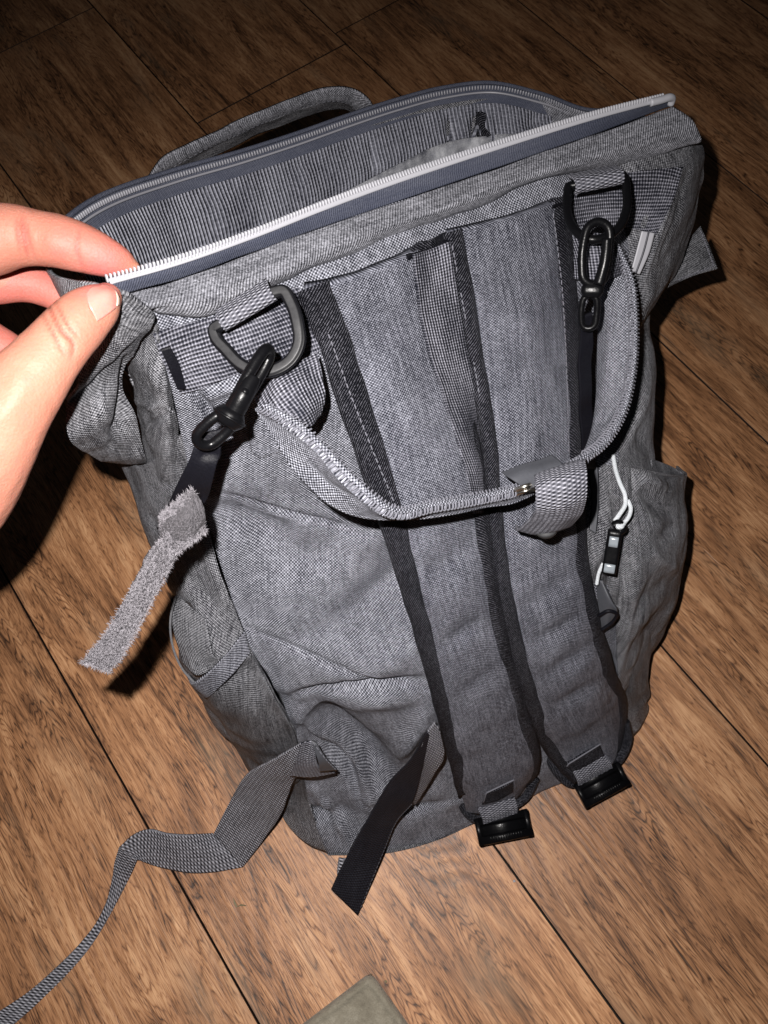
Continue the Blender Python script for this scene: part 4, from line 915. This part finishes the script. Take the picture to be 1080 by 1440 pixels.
# loop pile: short curled hairs
def pile(name, spec, nh, L, r, parent):
    V = []; F = []; q = 0
    A, B = sph(PL(spec[0]), 200), sph(PL(spec[1]), 200)
    for i in range(nh):
        t = int(rng.random()*199); s = rng.random()
        if rng.random() < .25: s = rng.choice([-.01, 1.01])+rng.uniform(-.02, .02)
        if rng.random() < .05: t = 199
        p = A[t]*(1-s)+B[t]*s; vw = (ORG-p)/np.linalg.norm(ORG-p)
        a = nrng.normal(size=3)*.8; a = a-(a@vw)*vw*.6; a /= np.linalg.norm(a); l = L*rng.uniform(.5, 1.3)
        if s < 0.0 or s > 1: a = a*.6+(B[t]-A[t])/np.linalg.norm(B[t]-A[t])*(1 if s > 1 else -1)*.7
        pts = [p+vw*.0002, p+vw*l*.7+a*l*.3, p+vw*l*.6+a*l*.9, p+vw*.0001+a*l*1.1]
        c_ = sph(pts, 5); w_ = np.cross(a, vw); w_ /= np.linalg.norm(w_)+1e-9
        for k_ in range(5): V += [c_[k_]+w_*r, c_[k_]-w_*r*.5+vw*r*.87, c_[k_]-w_*r*.5-vw*r*.87]
        for k_ in range(4):
            for z in range(3): F.append((q+k_*3+z, q+k_*3+(z+1) % 3, q+(k_+1)*3+(z+1) % 3, q+(k_+1)*3+z))
        q += 15
    return mkmesh(name, V, F, M['pile'], parent, kind='stuff')
M['pile'] = plain('pile_fibre', (.17, .16, .175), .35, nz=.7, scale=300)
pile('loop_pile', (SA, SB), 5200, .0017, .00011, hk)
pile('loop_pile', (VA, VC), 2200, .0015, .00011, hk)

tube('gate_knob', [e0*.30+e1*.70+u*.004, e0*.30+e1*.70+u*.0085], .0016, M['blackp'], clip, n=6)
tube('collar_rim', [cc+dd*.03+(sd*math.cos(a)+u*math.sin(a))*.0068 for a in np.linspace(0, 2*math.pi, 25)], .0006, M['blackp'], clip, n=40, k=6)
hk2 = empty('stroller_strap', None, 'stroller strap clipped to the round ring, black band hanging behind the shoulder strap', 'strap')
clip2 = empty('clip_hook', None); clip2.parent = hk2
u = (ORG-P(835, 380, .38)); u /= np.linalg.norm(u)
e0, e1 = P(842, 312, .398), P(834, 400, .380)
dd = e1-e0; sd = np.cross(dd, u); sd /= np.linalg.norm(sd)
loopring('hook_loop', e0, e1, .0122, .0022, M['blackp'], clip2, sd+u*.25)
tube('hook_gate', [P(854, 335, .399), P(850, 370, .392), P(842, 400, .385)], .0026, M['blackp'], clip2, n=20, scale=[.9, 1, 1.1])
cc = P(833, 405, .378)
sweep('swivel_collar', [cc-dd*.08, cc-dd*.02, cc+dd*.08, cc+dd*.16], rrect(.0110, .008, .0025), M['blackp'], clip2, n=12, up=u, scale=[.8, 1.0, 1.0, .7])
loopring('hook_eye', P(830, 415, .376), P(827, 462, .364), .0072, .0017, M['blackp'], clip2, sd)
ribbon('strap_end', PL([(820, 445, .366), (816, 480, .352), (815, 540, .330), (818, 600, .305), (820, 660, .275)]), PL([(834, 440, .366), (834, 480, .350), (832, 540, .326), (836, 600, .300), (838, 660, .268)]), M['satstrap'], 60, 14, hk2, thick=.0016, nz=((.0012, 80),))
ribbon('strap_end', PL([(826, 655, .262), (832, 700, .240), (830, 745, .225)]), PL([(840, 650, .262), (842, 700, .240), (838, 750, .222)]), M['rubber'], 30, 12, hk2, thick=.0016)

# ------------------------------------------------------------------ olive suede case at the lower edge
SU = NT('suede'); tc = SU.n('ShaderNodeTexCoord').outputs['Object']
f1 = SU.noise(tc, 60, 5, .65); f2 = SU.noise(tc, 900, 3, .6); f3 = SU.noise(tc, 230, 4, .7)
cs = SU.ramp(SU.ma('ADD', SU.ma('MULTIPLY', f1, .55), SU.ma('ADD', SU.ma('MULTIPLY', f2, .25), SU.ma('MULTIPLY', f3, .25))), [(.3, (.12, .103, .073)), (.55, (.23, .205, .155)), (.75, (.36, .33, .265))])
SU.put(SU.b.inputs['Base Color'], cs); SU.b.inputs['Roughness'].default_value = .85; SU.b.inputs['Sheen Weight'].default_value = .2; SU.bump(SU.ma('ADD', f2, SU.ma('MULTIPLY', f3, 2.0)), .0006)
c0 = P(521, 1368, .012); ea = P(410, 1453, .012)-c0; eb = P(600, 1478, .012)-c0; ea /= np.linalg.norm(ea); eb /= np.linalg.norm(eb)
LA, LBx = .13, .10
case = empty('suede_case', None, 'grey brown suede case, its corner poking up past the lower edge', 'case')
def slab(n=44):
    V = []; F = []; T = .0125; R = .0052
    # parameterise top sheet with rolled edges
    for iz, side in enumerate((1, -1)):
        for i in range(n+1):
            for j in range(n+1):
                a = (i/n)**1.6; b = (j/n)**1.6
                p = c0+ea*a*LA+eb*b*LBx
                da, db = min(a*LA, (1-a)*LA), min(b*LBx, (1-b)*LBx); e = min(da, db)
                # rounded corner
                if da < .006 and db < .006:
                    e = .006-math.hypot(.006-da, .006-db)
                z = T/2+side*(T/2-.0005)*math.sqrt(max(0, 1-max(0, 1-max(e, 0)/R)**2))
                rdg = .0012*math.exp(-((e-.0038)/.0024)**2)-.0009*math.exp(-((e-.0085)/.003)**2)
                z += (rdg if side > 0 else 0)+(.0003*float(vnoise(np.array([p[0], p[1], .3]), 260)) if side > 0 else 0)
                if e < 0:
                    q = (ea+eb)*(-e)*.8; p = p+q
                V.append((p[0], p[1], z+.0006))
    m_ = (n+1)**2
    for s in (0, 1):
        for i in range(n):
            for j in range(n):
                f = (s*m_+i*(n+1)+j, s*m_+i*(n+1)+j+1, s*m_+(i+1)*(n+1)+j+1, s*m_+(i+1)*(n+1)+j)
                F.append(f if s == 0 else f[::-1])
    return V, F
V, F = slab(); oc = mkmesh('suede_shell', V, F, SU.m, case)
# stray fibres on its corner and edge
Vf, Ff = [], []
for i in range(700):
    t = rng.random(); pe = (c0+ea*t*.10 if rng.random() < .5 else c0+eb*t*.08); p = np.array([pe[0], pe[1], rng.uniform(.008, .0125)])+(ea+eb)*.0008
    dirn = -(ea+eb)*.5+nrng.normal(size=3)*.6; dirn /= np.linalg.norm(dirn); l = rng.uniform(.0006, .0018); q = p+dirn*l; w_ = np.cross(dirn, [0, 0, 1.]); w_ /= np.linalg.norm(w_)+1e-9; w_ *= .00007
    b = len(Vf); Vf += [p+w_, p-w_, q, p+np.array([0, 0, .00012])]; Ff += [(b, b+1, b+2), (b+1, b+3, b+2), (b+3, b, b+2)]
mkmesh('suede_fibres', Vf, Ff, SU.m, case, kind='stuff')

# crumbs on the boards
M['leaf'] = plain('dry_leaf_bit', (.16, .13, .07), .7, nz=.4, scale=400)
def crumb(pts, h, label, mat):
    P3 = [P(x, y, h+rng.uniform(0, .0015)) for x, y in pts]; V = P3+[p+np.array([0, 0, .0006]) for p in P3]; k = len(P3)
    F = [tuple(range(k)), tuple(range(k, 2*k))[::-1]]+[(i, (i+1) % k, k+(i+1) % k, k+i) for i in range(k)]
    o = mkmesh('crumb', V, F, mat, smooth=False); o['label'] = label; o['category'] = 'crumb'; return o
crumb([(328, 1262), (331, 1268), (334, 1275), (339, 1271), (346, 1273), (347, 1274), (338, 1274), (332, 1276), (329, 1270)], .0006, 'tiny dry leaf scrap below the trailing grey strap', M['leaf'])
crumb([(721, 1238), (724, 1237), (725, 1240), (722, 1241)], .0006, 'tiny white grit grain on the board joint below the left buckle', M['white'])
crumb([(540, 1379), (543, 1378), (545, 1381), (542, 1382)], .0006, 'tiny brown crumb at the corner of the suede case', M['leaf'])
# ------------------------------------------------------------------ hand pinching the zipper
SK = NT('skin'); tc = SK.n('ShaderNodeTexCoord').outputs['Object']
a1 = SK.noise(tc, 55, 4, .6); a2 = SK.noise(tc, 700, 3, .6); vo = SK.n('ShaderNodeTexVoronoi'); SK.put(vo.inputs['Vector'], tc); vo.inputs['Scale'].default_value = 900
at = SK.n('ShaderNodeAttribute'); at.attribute_name = 'flush'
base = SK.mix(a1, (.30, .116, .078), (.37, .162, .112))
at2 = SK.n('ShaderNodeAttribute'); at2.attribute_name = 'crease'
blot = SK.noise(tc, 160, 4, .7)
base = SK.mix(SK.ma('MULTIPLY', SK.sm(blot, .5, .75), .35), base, (.36, .12, .095))
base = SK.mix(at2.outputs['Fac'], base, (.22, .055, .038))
base = SK.mix(at.outputs['Fac'], base, (.43, .105, .095))
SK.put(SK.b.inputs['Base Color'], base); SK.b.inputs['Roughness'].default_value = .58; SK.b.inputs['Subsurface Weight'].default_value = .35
SK.b.inputs['Subsurface Radius'].default_value = (1, .35, .2); SK.b.inputs['Subsurface Scale'].default_value = .0035; SK.b.inputs['Specular IOR Level'].default_value = .28
SK.bump(SK.ma('ADD', SK.ma('MULTIPLY', a2, .7), SK.ma('MULTIPLY', vo.outputs['Distance'], .6)), .00018)

def chain(ch):
    """tapered tube chain (px, py, depth, r_px[, flatten]) with round ends"""
    pts = np.array([PD(x, y, d+.010) for x, y, d, r in ch]); rad = np.array([r*(d+.010)/FPX for x, y, d, r in ch])
    n = max(12, len(ch)*9); Q = sph(np.concatenate([pts, rad[:, None]], 1), n); p, r = Q[:, :3], Q[:, 3]
    T, N1, B1 = frames(p); k = 20; an = np.linspace(0, 2*np.pi, k, endpoint=False)
    # caps
    pp, rr = [], []
    for a in (80, 60, 40, 20): pp.append(p[0]-T[0]*r[0]*math.sin(math.radians(a))); rr.append(r[0]*math.cos(math.radians(a)))
    pe, re = [], []
    for a in (20, 40, 60, 80): pe.append(p[-1]+T[-1]*r[-1]*math.sin(math.radians(a))); re.append(r[-1]*math.cos(math.radians(a)))
    p = np.concatenate([pp, p, pe]); r = np.concatenate([rr, r, re]); N1 = np.concatenate([[N1[0]]*4, N1, [N1[-1]]*4]); B1 = np.concatenate([[B1[0]]*4, B1, [B1[-1]]*4])
    V = p[:, None]+r[:, None, None]*(np.cos(an)[None, :, None]*N1[:, None]+np.sin(an)[None, :, None]*B1[:, None])
    m_ = len(p); V = V.reshape(-1, 3); F = [(i*k+q, i*k+(q+1) % k, (i+1)*k+(q+1) % k, (i+1)*k+q) for i in range(m_-1) for q in range(k)]
    F += [tuple(range(k))[::-1], tuple((m_-1)*k+q for q in range(k))]
    return V, F
CH = [
 # index finger, tip to knuckle
 [(186, 377, .306, 12), (172, 370, .304, 21), (150, 362, .301, 28), (118, 350, .298, 34), (84, 340, .296, 37), (55, 335, .295, 38), (20, 332, .293, 44), (-20, 338, .293, 50), (-90, 350, .297, 54), (-190, 400, .305, 58)],
 # thumb
 [(150, 419, .287, 22), (138, 430, .283, 32), (118, 446, .280, 39), (95, 470, .277, 42), (72, 497, .275, 45), (45, 530, .273, 52), (12, 570, .272, 62), (-30, 625, .274, 78), (-80, 690, .280, 92), (-150, 740, .29, 100)],
 # middle finger, curled behind
 [(92, 425, .330, 20), (68, 408, .330, 25), (38, 398, .328, 27), (0, 395, .325, 32), (-50, 395, .322, 42), (-130, 420, .315, 52), (-220, 470, .312, 58)],
 # ring finger, curled behind the thumb
 [(104, 506, .345, 17), (84, 520, .345, 22), (50, 520, .345, 26), (0, 490, .342, 30), (-60, 470, .335, 42), (-160, 490, .325, 52), (-240, 540, .318, 58)],
 # little finger
 [(20, 600, .350, 18), (-10, 590, .350, 23), (-60, 560, .348, 28), (-120, 550, .342, 38), (-200, 570, .332, 48), (-270, 610, .325, 54)],
 # palm
 [(-190, 400, .305, 60), (-200, 520, .305, 90), (-230, 640, .305, 110), (-290, 760, .305, 112), (-360, 860, .30, 105)],
 [(-220, 470, .315, 60), (-270, 600, .32, 90), (-330, 740, .315, 105)],
 [(-150, 740, .29, 100), (-250, 800, .295, 110), (-360, 860, .30, 108)],
 # wrist and forearm
 [(-360, 860, .30, 104), (-440, 940, .29, 98), (-560, 1060, .28, 100), (-760, 1250, .26, 115)],
]
V = []; F = []
for ch in CH:
    v, f = chain(ch); o_ = len(V); V += [tuple(x) for x in v]; F += [tuple(i+o_ for i in ff) for ff in f]
hand = mkmesh('person', V, F, SK.m)
rm = hand.modifiers.new('r', 'REMESH'); rm.mode = 'VOXEL'; rm.voxel_size = .0011; rm.use_smooth_shade = True
smm = hand.modifiers.new('s', 'SMOOTH'); smm.iterations = 9; smm.factor = .5
dg = bpy.context.evaluated_depsgraph_get(); me = bpy.data.meshes.new_from_object(hand.evaluated_get(dg)); hand.modifiers.clear(); hand.data = me
nv_ = len(me.vertices); co = np.zeros(nv_*3); me.vertices.foreach_get('co', co); co = co.reshape(-1, 3); no = np.zeros(nv_*3); me.vertices.foreach_get('normal', no); no = no.reshape(-1, 3)
px, py, dz = proj(co); face = (no*(ORG-co)).sum(1) > 0
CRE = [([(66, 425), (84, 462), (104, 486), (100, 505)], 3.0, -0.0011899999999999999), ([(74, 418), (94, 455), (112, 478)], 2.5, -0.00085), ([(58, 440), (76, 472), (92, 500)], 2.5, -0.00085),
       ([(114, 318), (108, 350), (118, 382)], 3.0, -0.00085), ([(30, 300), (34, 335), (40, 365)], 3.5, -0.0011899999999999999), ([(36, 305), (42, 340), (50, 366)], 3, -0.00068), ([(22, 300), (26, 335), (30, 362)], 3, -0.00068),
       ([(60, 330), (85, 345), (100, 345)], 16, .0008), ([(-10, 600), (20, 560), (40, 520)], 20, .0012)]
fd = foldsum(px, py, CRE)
front = dz < .322
co = co+no*(fd*face*front)[:, None]+no*(.00012*vnoise(co, 250))[:, None]
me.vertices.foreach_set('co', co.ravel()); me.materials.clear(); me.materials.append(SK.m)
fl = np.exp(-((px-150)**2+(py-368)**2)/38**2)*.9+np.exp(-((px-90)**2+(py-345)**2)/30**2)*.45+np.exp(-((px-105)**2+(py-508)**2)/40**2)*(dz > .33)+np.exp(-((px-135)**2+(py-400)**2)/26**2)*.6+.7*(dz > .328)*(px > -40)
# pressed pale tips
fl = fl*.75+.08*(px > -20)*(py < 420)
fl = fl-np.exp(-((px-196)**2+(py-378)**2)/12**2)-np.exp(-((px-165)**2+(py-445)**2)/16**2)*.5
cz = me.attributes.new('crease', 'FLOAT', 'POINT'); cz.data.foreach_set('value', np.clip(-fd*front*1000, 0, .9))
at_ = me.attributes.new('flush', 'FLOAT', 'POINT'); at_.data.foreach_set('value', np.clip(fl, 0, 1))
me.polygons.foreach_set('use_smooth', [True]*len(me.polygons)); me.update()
hand['label'] = 'bare hand pinching the zipper edge between thumb and forefinger'; hand['category'] = 'person'
tri = [tuple(p.vertices) for p in me.polygons]; SURF['hand'] = BVHTree.FromPolygons([tuple(x) for x in co], tri)
NL = NT('nail'); NL.put(NL.b.inputs['Base Color'], (.50, .20, .165)); NL.b.inputs['Roughness'].default_value = .22; NL.b.inputs['Subsurface Weight'].default_value = .3; NL.b.inputs['Subsurface Scale'].default_value = .002
NT_ = plain('nail_tip', (.62, .46, .36), .3)
def nail(rows, mat, off, name='fingernail', nv=24, nu=24, puff=.0009):
    def hh(x, y):
        for k in range(30):
            p = hit(x, y, ['hand'], off)
            if p is not None and proj(p)[2] < .318: return p
            x += (140-x)*.06; y += (432-y)*.06
    R = [[hh(x, y) for x, y in r] for r in rows]
    return patch(name, R, mat, nv, nu, hand, thick=.0007, puff=puff, puffp=2)
nail([[(121, 413), (125, 432), (137, 452)], [(128, 404), (138, 424), (148, 445)], [(142, 400), (153, 416), (160, 436)], [(152, 401), (163, 412), (168, 430)]], NL.m, .0004)
nail([[(150, 401), (161, 412), (165, 430)], [(153, 402), (164, 413), (168, 429)]], NT_, .0009, 'nail_edge', 8, 20, .0006)



# each thing's empty stands at its base
for r in [bag, hk, hk2, case]:
    pts = []
    def walk(o):
        for c in o.children:
            if c.type == 'MESH':
                a = np.zeros(len(c.data.vertices)*3); c.data.vertices.foreach_get('co', a); pts.append(a.reshape(-1, 3))
            walk(c)
    walk(r)
    a = np.concatenate(pts); lo_, hi_ = a.min(0), a.max(0)
    base_ = Vector(((lo_[0]+hi_[0])/2, (lo_[1]+hi_[1])/2, lo_[2]))
    r.location = base_
    for c in r.children: c.location = -base_
